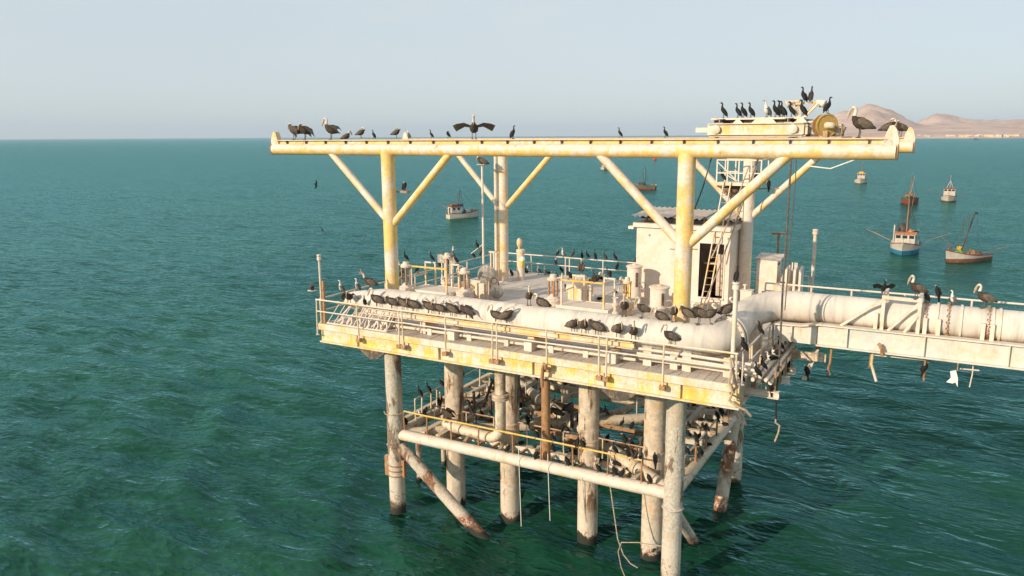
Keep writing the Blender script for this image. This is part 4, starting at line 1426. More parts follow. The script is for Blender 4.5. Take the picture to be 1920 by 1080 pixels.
m = mast('corner_mast', 'thin rusty mast standing at the corner of the front railing', 0.08, 0.12, 12.05, 0.045, 'knob')
MB().bar((0.22, 0.14, DECK), (0.22, 0.14, 10.95), 0.09, 0.09).build('stub', 'rust_bar', m)
mast('corner_post', 'stout cream post lashed with rope at the railing corner near the bridge', 17.65, 0.2, 12.38, 0.075, 'knob', DECK, 'cream_steel')
m = mast('lamp_pole', 'tall slim cream pole topped with a flat plate near the back column', 1.48, 11.2, 15.5, 0.06, 'plate', DECK, 'cream_steel')
MB().tube([(0.7, 11.2, 10.7), (1.08, 11.2, 10.97), (1.46, 11.2, 11.26)], 0.022, 6).build('slanting_rod', 'cream_steel', m)
mast('navigation_mast', 'pale mast with a square cap behind the winch', 17.8, 15.0, 12.5, 0.085, 'knob', DECK, 'cream_steel')
mast('tee_pole', 'rusty tee headed pole behind the white cabinet', 16.1, 15.1, 12.2, 0.05, 'tee', DECK, 'rust_bar')


def float_tank():
    t = thing('lantern_tank', 'upright cream cylinder with a yellow lantern beside the back column', 'cylinder', (2.75, 13.1, DECK))
    MB().lathe([(0.22, 0), (0.22, 1.55), (0.25, 1.57), (0.25, 1.7), (0.18, 1.74)], (2.75, 13.1, DECK), 18).build('barrel', 'cream_yellow', t)
    MB().lathe([(0.06, 0), (0.06, 0.1), (0.13, 0.2), (0.17, 0.36), (0.15, 0.52), (0.06, 0.62)], (2.66, 13.1, DECK + 1.72), 14).build('lantern', 'cream_yellow', t)
    b = MB()
    b.ell((2.98, 12.86, 10.3), (0.17, 0.17, 0.18), None, 12, 8)
    b.cur = 1
    b.lathe([(0.15, 0), (0.10, -0.14), (0.05, -0.26)], (2.98, 12.86, 10.22), 12)
    o = b.build('mooring_float', ['buoy_white', 'buoy_yellow'])
    tag(o, 'white and yellow float hung beside the upright cream cylinder', 'float')
    m = thing('hose_rack', 'low rack of upright cream tubes in front of the back column', 'rack', (1.1, 13.3, DECK))
    for i in range(5):
        MB().tube([(0.7 + i * 0.2, 13.3, DECK - 0.01), (0.7 + i * 0.2, 13.3, 10.5)], 0.055, 8).build('tube', 'cream_steel', m)
    MB().bar((0.6, 13.3, 10.52), (1.6, 13.3, 10.52), 0.16, 0.07).build('cap_bar', 'cream_steel', m)


float_tank()


def cabinet():
    t = thing('cabinet', 'big white steel cabinet with a sloping grey lid by the back column', 'cabinet', (16.1, 13.4, DECK))
    MB().prism([(12.9, DECK - 0.01), (14.1, DECK - 0.01), (14.1, 11.3), (12.9, 11.22)], 15.62, 16.5, 'x').build('body', 'wall_white', t)
    MB().prism([(12.82, 11.235), (14.2, 11.325), (14.2, 11.375), (12.82, 11.285)], 15.5, 16.68, 'x').build('lid', 'grey_steel', t)
    MB().box(16.5, 16.52, 13.2, 13.6, 10.95, 11.05).build('vent_slot', 'dark_steel', t)
    MB().box(15.6, 15.64, 12.88, 12.93, DECK, 11.2).box(16.48, 16.53, 12.88, 12.93, DECK, 11.2).build('corner_trim', 'white_steel', t)
    b = thing('junction_box', 'small white box at the foot of the back column', 'box', (15.4, 11.6, DECK))
    MB().box(15.25, 15.75, 11.35, 11.75, DECK - 0.01, 9.95).build('case', 'white_steel', b)
    MB().box(15.22, 15.78, 11.32, 11.78, 9.95, 9.99).build('lid', 'cream_steel', b)
    MB().lathe([(0.05, 0), (0.05, 0.18), (0.1, 0.2), (0.1, 0.26)], (15.4, 11.55, 9.98), 10).build('vent_cap', 'cream_steel', b)


cabinet()


def winch():
    t = thing('winch', 'cream winch with upright side plates beside the white cabinet', 'winch', (17.1, 12.9, DECK))
    MB().box(16.7, 17.75, 12.4, 13.6, DECK - 0.01, 9.35).build('bed', 'cream_steel', t)
    for x in (17.05, 17.38, 17.62):
        MB().prism([(12.45, 9.35), (13.35, 9.35), (13.2, 10.95), (12.95, 11.05), (12.5, 10.9)], x - 0.05, x + 0.05, 'x').build('side_plate', 'white_steel', t)
    MB().lathe([(0.30, 0), (0.20, 0.08), (0.18, 0.3), (0.28, 0.36)], (17.02, 12.95, 9.95), 18, (-1, 0, 0)).build('drum', 'cream_steel', t)
    MB().lathe([(0.16, 0), (0.32, 0.1), (0.4, 0.5), (0.42, 0.6), (0.34, 0.62)], (16.85, 12.75, 9.5), 18).build('bowl', 'cream_yellow', t)
    MB().prism([(16.6, 10.2), (17.05, 10.2), (17.05, 10.75), (16.85, 10.8)], 13.2, 13.7, 'y').build('gear_cover', 'corrugated', t)
    for x in (17.1, 17.22, 17.3):
        MB().bar((x, 13.5, 9.35), (x, 13.5, 11.1), 0.05, 0.05).build('lever', 'cream_steel', t)
    b = thing('pump_unit', 'grey pump unit with dark hose behind the bridge railing', 'pump', (18.2, 9.6, DECK))
    MB().box(17.2, 17.9, 10.2, 11.1, DECK - 0.01, 10.05).build('case', 'grey_steel', b)
    MB().tube([(17.9, 10.4, 9.4), (18.4, 9.8, 9.5), (18.9, 8.6, 10.0), (18.95, 8.2, 10.15)], 0.13, 10).build('hose', 'dark_steel', b)
    for a, c in (((17.2, 9.9, DECK), (18.0, 9.9, 10.6)), ((18.0, 9.9, DECK), (17.2, 9.9, 10.6))):
        MB().bar(a, c, 0.05, 0.05).build('cross_strut', 'white_steel', b)
    MB().bar((17.9, 8.4, 9.88), (19.1, 8.3, 9.88), 0.3, 0.06).build('hose_tray', 'grey_steel', b)


winch()


def lattice_rack():
    t = thing('lattice_rack', 'white lattice rack of slanted bars leaning behind the corner railing', 'rack', (2, 0.4, DECK))
    y0, y1 = 0.12, 0.42
    MB().tube([(0.85, y1, 10.0), (3.9, y1, 9.92)], 0.035, 8).build('top_bar', 'white_steel', t)
    MB().tube([(0.35, y0, DECK + 0.03), (3.6, y0, DECK + 0.03)], 0.035, 8).build('foot_bar', 'white_steel', t)
    MB().lathe([(0.07, 0), (0.07, 0.12)], (0.82, y1, 10.0), 12, (-1, 0, 0)).build('end_knob', 'white_steel', t)
    for i in range(10):
        u = i / 9
        MB().tube([(0.38 + 3.2 * u, y0, DECK + 0.03), (0.86 + 3.0 * u, y1, 10.0 - 0.08 * u)], 0.022, 6).build('slant_bar', 'white_steel', t)
    r_ = random.Random(9)
    for i in range(6):
        x = 1.1 + i * 0.47
        p = [(x + 0.32, y1 + 0.05, 9.95 - 0.01 * i)]
        for k in range(1, 6):
            p.append((x + 0.32 - 0.11 * k + r_.uniform(-0.09, 0.09), y1 + 0.05 - 0.05 * k, 9.95 - 0.155 * k))
        MB().tube(p, [0.05, 0.035, 0.05, 0.035, 0.05, 0.03], 7).build('twisted_link', 'white_steel', t)
        MB().tube([(x + 0.0, y1 - 0.1, 9.55), (x + 0.16, y0 + 0.02, 9.28), (x + 0.05, y0, DECK + 0.02)], [0.05, 0.035, 0.05], 7).build('twisted_link', 'white_steel', t)


lattice_rack()


def ropes():
    def rope(label, pts, r, mat):
        # smooth the polyline a little
        o = MB().tube(pts, r, 6).build('rope', mat)
        tag(o, label, 'rope')
        return o
    rope('dark doubled rope hanging from the gantry beam down past the bridge', [(18.7, 2.35, 16.25), (18.71, 2.35, 14), (18.69, 2.36, 12.0), (18.72, 2.35, 10), (18.71, 2.35, 8.2), (18.74, 2.36, 7.3)], 0.035, 'rope_dark')
    o = rope('frayed tan rope end with a knot below the dark hanging rope', [(18.74, 2.36, 7.45), (18.72, 2.36, 7.2), (18.86, 2.38, 7.1), (18.84, 2.36, 6.85), (18.74, 2.36, 6.5)], 0.032, 'rope_tan')
    rope('thin second rope running beside the dark hanging rope', [(18.85, 2.4, 16.2), (18.87, 2.4, 15.6), (18.82, 2.38, 13.0), (18.80, 2.37, 11.2)], 0.018, 'rope_dark')
    rope('dark cable drooping behind the yellow column under the beam', [(16.0, 2.7, 16.2), (15.7, 2.9, 15.2), (15.4, 3.0, 14.4)], 0.025, 'rope_dark')
    rope('pale line swinging under the right end of the gantry beam', [(19.2, 2.4, 16.0), (19.9, 2.45, 15.92), (20.7, 2.4, 16.25)], 0.02, 'buoy_white')
    rope('frayed rope lashed round the corner post and girder end', [(17.62, -0.02, 10.0), (17.72, -0.12, 9.6), (17.66, -0.14, 9.2), (17.8, -0.2, 8.9), (17.7, -0.16, 8.6), (17.95, -0.18, 8.45), (18.2, -0.1, 8.35), (18.35, 0.1, 8.1)], 0.045, 'rope_tan')
    rope('second frayed rope tangled round the girder end', [(17.75, -0.15, 9.7), (17.9, -0.18, 9.1), (17.72, -0.2, 8.85), (18.05, -0.14, 8.7), (18.1, -0.1, 8.3), (18.25, 0.0, 7.8)], 0.035, 'rope_dark')
    rope('thin pale hose looping down from the lower brace into the sea', [(12.7, 2.2, 3.6), (12.95, 2.1, 2.4), (13.15, 2.0, 1.5), (13.4, 2.0, 0.9), (13.7, 2.0, 0.6), (14.0, 2.0, 0.5)], 0.022, 'rope_tan')
    rope('pale hose ring sagging between the front leg and the nearest pile', [(14.85, 2.2, 1.55), (14.0, 1.95, 1.6), (13.35, 1.9, 1.45), (13.2, 1.95, 1.0), (13.3, 2.05, 0.3), (13.5, 2.1, -0.2)], 0.02, 'rope_tan')
    for i, (x, l) in enumerate(((8.7, 2.2), (10.05, 1.6), (11.55, 0.7))):
        rope(('long thin white cord dangling below the lower brace', 'shorter thin white cord dangling below the lower brace', 'short forked cord dangling from a lower joist')[i], [(x, 2.05, 4.4 if i < 2 else 3.7), (x + 0.05, 2.03, 3.2), (x + 0.12, 2.04, 4.0 - l - 0.9)], 0.014, 'buoy_white')
    rope('slack rope tied round the front leg above the diagonal strut', [(1.75, 2.0, 4.75), (2.0, 1.8, 4.72), (2.35, 1.8, 4.74), (2.62, 2.0, 4.78), (2.75, 2.25, 4.82)], 0.022, 'rope_tan')
    o = MB().tube([(11.14, -0.3, 8.75), (11.15, -0.34, 8.9), (11.08, -0.33, 8.93), (11.0, -0.26, 8.7), (10.95, -0.22, 8.3), (10.95, -0.2, 8.0)], [0.06, 0.06, 0.06, 0.07, 0.07, 0.06], 10).build('hose_end', 'rust_bar')
    tag(o, 'short brown hose end hooked over the yellow front girder', 'hose')


ropes()

# ================================================================== BOATS
def hull(L, B, sheer_aft, sheer_mid, sheer_bow, stripe, draft=0.45):
    b = MB()
    N = 16
    rows = []
    for i in range(N + 1):
        t = i / N
        x = -L / 2 + L * t
        w = B / 2 * (0.78 + 0.22 * math.sin(min(1, t / 0.5) * math.pi / 2)) * (1 - max(0, (t - 0.5) / 0.5) ** 2.3) + 0.02
        sh = sheer_mid + (sheer_bow - sheer_mid) * max(0, (t - 0.35) / 0.65) ** 2 + (sheer_aft - sheer_mid) * max(0, (0.35 - t) / 0.35) ** 2
        rake = 0.35 * max(0, (t - 0.6) / 0.4)
        sec = [(0, -draft), (w * 0.72, -draft * 0.75), (w * 0.93, 0.06), (w * 0.97, stripe), (w * 1.0, sh - 0.12), (w * 1.03, sh - 0.11), (w * 1.03, sh), (w * 0.93, sh), (w * 0.9, sh - 0.42), (0, sh - 0.42)]
        rows.append((x, rake, sh, sec))
    ns = len(rows[0][3])
    for side in (1, -1):
        base = len(b.v)
        for x, rake, sh, sec in rows:
            for y, z in sec:
                b.v.append((x + rake * (z + draft) / (sh + draft), y * side, z))
        for i in range(N):
            for j in range(ns - 1):
                b.cur = 0 if j < 3 else 1 if j == 3 else 2 if j < 7 else 3
                q = [base + i * ns + j, base + (i + 1) * ns + j, base + (i + 1) * ns + j + 1, base + i * ns + j + 1]
                b.face(*(q if side > 0 else q[::-1]))
        # transom
        b.cur = 1
        q = [base + j for j in range(ns)]
        b.face(*(q if side < 0 else q[::-1]))
    return b


def boat(spec):
    (label, x, y, head, L, B, sheer, stripe, mats, cabin, mast_h, extras) = spec
    t = thing('fishing_boat', label, 'fishing boat', (x, y, -0.05), None, R(29.5 + head))
    def add(b, name, m, par=None):
        o = link(name, b.mesh(name, m), par or t)
        return o
    add(hull(L, B, sheer[0], sheer[1], sheer[2], stripe), 'hull', mats)
    zd = sheer[1] - 0.42
    if cabin:
        cx, cl, cw, ch, cm, rm = cabin
        z0, z1 = zd + 0.0, zd + ch
        c = add(MB().box(cx - cl / 2, cx + cl / 2, -cw / 2, cw / 2, z0, z1), 'cabin', cm)
        add(MB().box(cx - cl / 2 - 0.18, cx + cl / 2 + 0.25, -cw / 2 - 0.15, cw / 2 + 0.15, z1, z1 + 0.12), 'roof', rm, c)
        for s in (-1, 1):
            for k in range(2):
                px = cx - cl * 0.25 + k * cl * 0.45
                add(MB().box(px - 0.25, px + 0.25, s * cw / 2 - 0.02, s * cw / 2 + 0.02, z1 - 0.65, z1 - 0.2), 'window', 'window_dark', c)
        for k in range(3):
            py = -cw / 2 + cw * (k + 0.5) / 3
            add(MB().box(cx + cl / 2 - 0.02, cx + cl / 2 + 0.02, py - cw * 0.12, py + cw * 0.12, z1 - 0.62, z1 - 0.18), 'window', 'window_dark', c)
        add(MB().box(cx - cl / 2 - 0.02, cx - cl / 2 + 0.02, -0.35, 0.35, z0 + 0.1, z1 - 0.2), 'door', 'window_dark', c)
    if mast_h:
        mx, mh, mat = mast_h
        mm = add(MB().tube([(mx, 0, zd), (mx, 0, zd + mh * 0.6), (mx, 0, zd + mh)], [0.10, 0.08, 0.05], 8), 'mast', mat)
        add(MB().tube([(mx, 0, zd + mh * 0.93), (L / 2 - 0.1, 0, sheer[2])], 0.022, 5), 'forestay', 'boat_dark')
        for s in (-1, 1):
            add(MB().tube([(mx, 0, zd + mh * 0.93), (mx - 0.6, s * B * 0.48, sheer[1])], 0.022, 5), 'shroud', 'boat_dark')
        add(MB().tube([(mx, 0, zd + mh * 0.9), (-L / 2 + 0.3, 0, sheer[0])], 0.022, 5), 'backstay', 'boat_dark')
    for e in extras:
        if e[0] == 'pole':
            add(MB().tube([e[2], lerp(e[2], e[3], 0.5), e[3]], e[4], 6), e[1], e[5])
        elif e[0] == 'heap':
            b = MB()
            b.ell(e[2], e[3], None, 12, 7)
            rr = random.Random(len(e[1]) + int(x))
            b.v = [(p[0] + rr.uniform(-.2, .2) * e[3][0], p[1] + rr.uniform(-.2, .2) * e[3][1], p[2] + rr.uniform(-.25, .25) * e[3][2]) for p in b.v]
            add(b, e[1], e[4])
        elif e[0] == 'box':
            add(MB().box(*e[2]), e[1], e[3])
        elif e[0] == 'skiff':
            s = hull(2.6, 1.1, 0.45, 0.42, 0.6, 0.1, 0.15)
            s.v = [(e[2][0] + p[0], e[2][1] + p[1], e[2][2] + p[2]) for p in s.v]
            add(s, 'skiff', e[3])
        elif e[0] == 'rail':
            for k in range(5):
                px = e[2] + (e[3] - e[2]) * k / 4
                add(MB().cyl((px, e[4], zd + 0.4), (px, e[4], zd + 0.95), 0.03, None, 6), 'stanchion', 'wood_white')
            add(MB().cyl((e[2], e[4], zd + 0.95), (e[3], e[4], zd + 0.95), 0.03, None, 6), 'side_rail', 'wood_white')
    return t


def outrig(mx, y0, y1, z0, z1, m='pole_wood', dx=-0.6):
    return [('pole', 'outrigger', (mx, -y0, z0), (mx + dx, -y1, z1), 0.032, m), ('pole', 'outrigger', (mx, y0, z0), (mx + dx, y1, z1), 0.032, m)]


W = ['wood_white', 'wood_white', 'wood_white', 'wood_deck']
BOATS = [
    ('white fishing boat with a navy stripe and green mast lattice, lying apart on open water', -67.1, 114.6, 28, 7.0, 2.7, (1.25, 1.15, 1.75), 0.35, ['wood_white', 'wood_white', 'wood_navy', 'wood_deck'], (-1.9, 2.3, 2.0, 1.75, 'wood_white', 'wood_brown'), (-0.7, 5.6, 'wood_green'),
     outrig(-2.6, 1.2, 3.6, 1.6, 2.6) + [('pole', 'mast_leg', (-1.1, 0.4, 1.9), (-0.75, 0.1, 5.2), 0.05, 'wood_green'), ('pole', 'mast_leg', (0.3, 0, 0.9), (-0.5, 0, 5.8), 0.05, 'boat_dark'), ('box', 'hatch_box', (0.5, 1.5, -0.6, 0.6, 0.75, 1.7), 'wood_white'), ('heap', 'net_heap', (2.0, 0, 1.25), (0.8, 0.7, 0.4), 'net_heap'), ('heap', 'blue_bundle', (-0.6, 0.2, 2.75), (0.8, 0.6, 0.25), 'wood_navy'), ('box', 'roof_rack', (-2.8, -1.4, -0.7, 0.7, 2.62, 3.0), 'wood_brown'), ('heap', 'crew_gear', (0.1, -0.5, 1.3), (0.25, 0.25, 0.6), 'boat_dark')]),
    ('large white and turquoise fishing boat with orange wheelhouse roof and tall wooden mast', 17.9, 102.4, -121, 9.0, 3.9, (1.25, 1.25, 2.0), 0.75, ['wood_blue', 'wood_white', 'wood_brown', 'wood_deck'], (1.1, 2.2, 2.6, 2.05, 'wood_white', 'boat_orange'), (0.2, 8.2, 'pole_wood'),
     outrig(-0.6, 1.8, 5.6, 1.4, 3.0) + [('pole', 'boom', (0.1, 0, 2.8), (-0.9, 0.5, 8.6), 0.07, 'pole_wood'), ('pole', 'boom', (-1.6, -1.3, 1.0), (-3.8, -4.8, 2.3), 0.05, 'pole_wood'), ('pole', 'exhaust_pipe', (1.6, -1.5, 1.2), (1.6, -1.5, 4.1), 0.1, 'wood_white'), ('skiff', 'skiff', (-1.6, 0.9, 2.7), ['wood_green', 'wood_green', 'wood_white', 'wood_deck']), ('heap', 'net_heap', (-0.4, -0.6, 3.3), (0.7, 0.7, 0.8), 'boat_dark'), ('heap', 'buoy_bundle', (-0.2, 0.5, 3.0), (0.4, 0.35, 0.35), 'boat_orange'), ('pole', 'boom', (-0.3, 0.2, 2.8), (0.15, -0.1, 8.3), 0.06, 'pole_wood'), ('pole', 'stay', (0.2, 0, 8.4), (-3.6, 1.2, 1.3), 0.025, 'boat_dark'), ('pole', 'stay', (0.2, 0, 7.2), (-2.2, -1.5, 1.3), 0.025, 'boat_dark'), ('heap', 'net_heap', (-2.6, 0, 1.4), (1.2, 1.2, 0.6), 'net_heap'), ('rail', 'r', -2.5, 1.8, 1.75), ('rail', 'r', -2.5, 1.8, -1.75), ('box', 'rack', (-2.4, -0.2, -1.1, 1.1, 2.4, 2.5), 'wood_brown')]),
    ('open white and red bottomed boat with a leaning dark derrick and a person in yellow', 25.6, 96.8, 204, 7.6, 3.0, (0.95, 1.05, 1.85), 0.62, ['wood_brown', 'wood_white', 'wood_red', 'wood_deck'], None, None,
     outrig(-0.2, 1.3, 4.8, 1.1, 2.6, 'wood_brown', -1.2) + [('pole', 'derrick', (1.4, 0, 0.6), (-0.6, 0.2, 6.6), 0.1, 'boat_dark'), ('pole', 'derrick_head', (-0.6, 0.2, 6.6), (-1.1, 0.2, 6.5), 0.12, 'boat_dark'), ('pole', 'derrick_leg', (1.2, 0.7, 0.6), (0.6, 0.3, 6.3), 0.06, 'wood_green'), ('pole', 'derrick_leg', (1.0, -0.7, 0.6), (0.9, -0.1, 6.2), 0.05, 'wood_green'), ('pole', 'stay', (-1.1, 0.2, 6.5), (-2.4, 0, 1.0), 0.02, 'boat_dark'), ('pole', 'stay', (0.5, 0.3, 6.2), (3.4, 0, 1.6), 0.02, 'boat_dark'), ('pole', 'bow_post', (3.6, 0, 1.5), (3.4, 0, 2.3), 0.08, 'wood_red'), ('heap', 'green_net', (1.9, 0.3, 1.2), (0.5, 0.5, 0.45), 'net_green'), ('heap', 'net_heap', (-0.9, 0.3, 1.0), (0.9, 0.8, 0.5), 'net_heap'), ('heap', 'float_heap', (-2.2, -0.2, 0.9), (0.8, 0.8, 0.4), 'boat_dark'), ('box', 'net_sheet', (-1.1, -0.5, -1.62, -1.46, 0.15, 1.35), 'rope_tan')]),
    ('weathered dark green boat with red bottom and bare mast, bow on', 14.0, 193.5, -118, 8.6, 4.0, (1.35, 1.3, 2.2), 0.9, ['wood_red', 'wood_green', 'wood_brown', 'wood_deck'], (-0.6, 1.6, 1.8, 1.5, 'wood_green', 'wood_brown'), (0.0, 6.6, 'pole_wood'),
     [('pole', 'boom', (0.4, 0, 1.5), (-0.5, 0.6, 6.8), 0.09, 'pole_wood'), ('heap', 'net_heap', (1.2, 0, 1.6), (0.9, 1.1, 0.9), 'net_heap')]),
    ('small white boat with red trimmed wheelhouse and long outrigger poles', 22.4, 206.5, -120, 7.5, 3.5, (1.1, 1.1, 1.7), 0.2, ['wood_brown', 'wood_white', 'wood_red', 'wood_deck'], (0.6, 2.0, 2.6, 2.5, 'wood_white', 'wood_red'), (-0.2, 5.8, 'wood_white'),
     outrig(0, 1.7, 4.9, 1.5, 2.7, 'wood_brown', 0.0) + [('pole', 'mast_leg', (0.2, 0.9, 2.8), (-0.2, 0, 5.2), 0.06, 'wood_white'), ('pole', 'mast_leg', (0.2, -0.9, 2.8), (-0.2, 0, 5.2), 0.06, 'wood_white')]),
    ('small white boat with a yellow topped cabin, bow on', -5.6, 277.6, -116, 7.8, 4.2, (1.2, 1.2, 1.9), 0.15, ['wood_brown', 'wood_white', 'wood_brown', 'wood_deck'], (0.0, 2.0, 2.4, 2.6, 'wood_white', 'boat_yellow'), (0.0, 6.6, 'pole_wood'),
     [('box', 'yellow_hatch', (-0.2, 1.0, -0.7, 0.7, 3.5, 4.0), 'boat_yellow')]),
    ('dark hulled boat with reddish waterline and slim mast seen past the gantry brace', -63.2, 214.3, 158, 8.0, 3.6, (1.7, 1.4, 2.0), 0.45, ['wood_red', 'wood_green', 'wood_green', 'wood_deck'], (0.6, 1.6, 1.8, 1.3, 'wood_green', 'wood_green'), (-0.6, 6.4, 'boat_dark'),
     [('pole', 'boom', (-0.4, 0.2, 1.5), (0.3, 0.5, 5.4), 0.09, 'wood_green')]),
    ('distant white boat with a red banded wheelhouse half hidden by the gantry brace', -131.9, 345.7, -98, 7.5, 3.7, (1.2, 1.2, 1.7), 0.2, ['wood_brown', 'wood_white', 'wood_red', 'wood_deck'], (0.0, 2.4, 2.6, 2.2, 'wood_white', 'wood_red'), None, []),
    ('faint dark boat moored far off near the town shore', 62, 2400, 5, 14, 4.5, (2.0, 1.8, 2.8), 0.6, ['wood_brown', 'wood_brown', 'wood_brown', 'wood_deck'], (-2.5, 4, 3, 2.8, 'wood_brown', 'boat_dark'), None, []),
]
for s in BOATS:
    boat(s)


def person(x, y, z, head):
    b = MB()
    b.cur = 0
    for s in (-1, 1):
        b.tube([(0.02, 0.10 * s, 0.0), (0.0, 0.11 * s, 0.42), (0.0, 0.09 * s, 0.86)], [0.06, 0.07, 0.09], 8)
        b.cur = 3
        b.tube([(-0.06, 0.10 * s, 0.03), (0.16, 0.11 * s, 0.03)], [0.05, 0.045], 6)
        b.cur = 0
    b.cur = 1
    b.tube([(0.0, 0, 0.80), (0.0, 0, 0.95), (0.03, 0, 1.15), (0.05, 0, 1.36), (0.05, 0, 1.44)], [0.16, 0.17, 0.19, 0.18, 0.08], 12)
    for s in (-1, 1):
        b.tube([(0.05, 0.19 * s, 1.38), (0.05, 0.28 * s, 1.14), (0.26, 0.22 * s, 0.98)], [0.075, 0.06, 0.045], 8)
    b.cur = 2
    for s in (-1, 1):
        b.tube([(0.26, 0.22 * s, 0.98), (0.33, 0.2 * s, 0.95)], [0.04, 0.03], 6)
        for k in range(4):
            b.tube([(0.32, 0.2 * s - 0.03 + 0.02 * k, 0.96), (0.38, 0.2 * s - 0.03 + 0.02 * k, 0.93), (0.40, 0.2 * s - 0.03 + 0.02 * k, 0.90)], 0.009, 5)
        b.tube([(0.30, 0.2 * s - 0.05 * s, 0.96), (0.34, 0.2 * s - 0.06 * s, 0.98)], 0.01, 5)
    b.tube([(0.05, 0, 1.42), (0.07, 0, 1.52)], 0.055, 8)
    b.ell((0.09, 0, 1.61), (0.10, 0.08, 0.12), None, 12, 8)
    b.ell((0.19, 0, 1.60), (0.025, 0.018, 0.03), None, 6, 4)
    b.cur = 3
    b.ell((0.07, 0, 1.65), (0.105, 0.09, 0.10), None, 12, 8)
    o = link('person', b.mesh('person', ['cloth_pale', 'cloth_yellow', 'skin', 'boat_dark']), None, (x, y, z), R(29.5 + head))
    tag(o, 'person in a yellow jacket and pale trousers standing in the open boat', 'person')


person(24.75, 96.5, 0.57, -120)
b = MB()
b.lathe([(0.3, -0.6), (0.55, 0.0), (0.55, 0.35), (0.2, 0.6), (0.14, 2.0), (0.05, 2.3)], (0, 0, 0), 14)
o = link('marker_buoy', b.mesh('marker_buoy', 'buoy_red'), None, (-70, 250, 0))
tag(o, 'red marker buoy floating beyond the gantry', 'buoy')
o.location = (-159.8, 502.5, 0)
o.scale = (2.2, 2.2, 2.2)

# ================================================================== BIRDS
def loft(b, pts, mats, n=9):
    """spine in the bird's own upright plane: (x, z, half width, half height); mats: slot per span"""
    P = [Vector((p[0], 0, p[1])) for p in pts]
    rings = []
    for i, p in enumerate(pts):
        if i == 0:
            t = P[1] - P[0]
        elif i == len(P) - 1:
            t = P[-1] - P[-2]
        else:
            t = (P[i + 1] - P[i]).normalized() + (P[i] - P[i - 1]).normalized()
        if t.length < 1e-5:
            t = P[i] - P[i - 1]
        t.normalize()
        nrm = Vector((-t.z, 0, t.x))
        rings.append(b.add([P[i] + nrm * (p[3] * math.sin(2 * math.pi * k / n)) + Vector((0, p[2] * math.cos(2 * math.pi * k / n), 0)) for k in range(n)]))
    for i in range(len(pts) - 1):
        b.cur = mats[i]
        for k in range(n):
            k2 = (k + 1) % n
            b.face(rings[i] + k, rings[i + 1] + k, rings[i + 1] + k2, rings[i] + k2)
    b.cur = mats[0]
    b.face(*[rings[0] + k for k in range(n)])
    b.cur = mats[-1]
    b.face(*[rings[-1] + k for k in reversed(range(n))])


def roty(a):
    return Matrix.Rotation(a, 3, 'Y')


def wing(b, secs, th=0.02):
    """an opened wing: list of (leading edge, trailing edge) from root to tip"""
    rows = []
    for le, te in secs:
        le, te = Vector(le), Vector(te)
        mid = le.lerp(te, 0.35)
        up = Vector((0, 0, 1))
        rows.append(b.add([le, mid + up * th, te, mid - up * th * 0.4]))
    for a, c in zip(rows, rows[1:]):
        for k in range(4):
            k2 = (k + 1) % 4
            b.face(a + k, a + k2, c + k2, c + k)
    b.face(rows[-1], rows[-1] + 1, rows[-1] + 2, rows[-1] + 3)
    b.face(rows[0] + 3, rows[0] + 2, rows[0] + 1, rows[0])


def legs(b, x, dy, h, r, fl, m):
    b.cur = m
    for s in (-1, 1):
        b.tube([(x, dy * s, h), (x - 0.015, dy * s, h * 0.5), (x + 0.01, dy * s, 0.012)], r, 5)
        o = b.add([(x - 0.03, dy * s, 0.012), (x + fl, dy * s - fl * 0.55, 0.0), (x + fl * 1.15, dy * s, 0.0), (x + fl, dy * s + fl * 0.55, 0.0), (x, dy * s, 0.04)])
        for q in ((0, 1, 4), (1, 2, 4), (2, 3, 4), (3, 0, 4), (3, 2, 1, 0)):
            b.face(*[o + i for i in q])


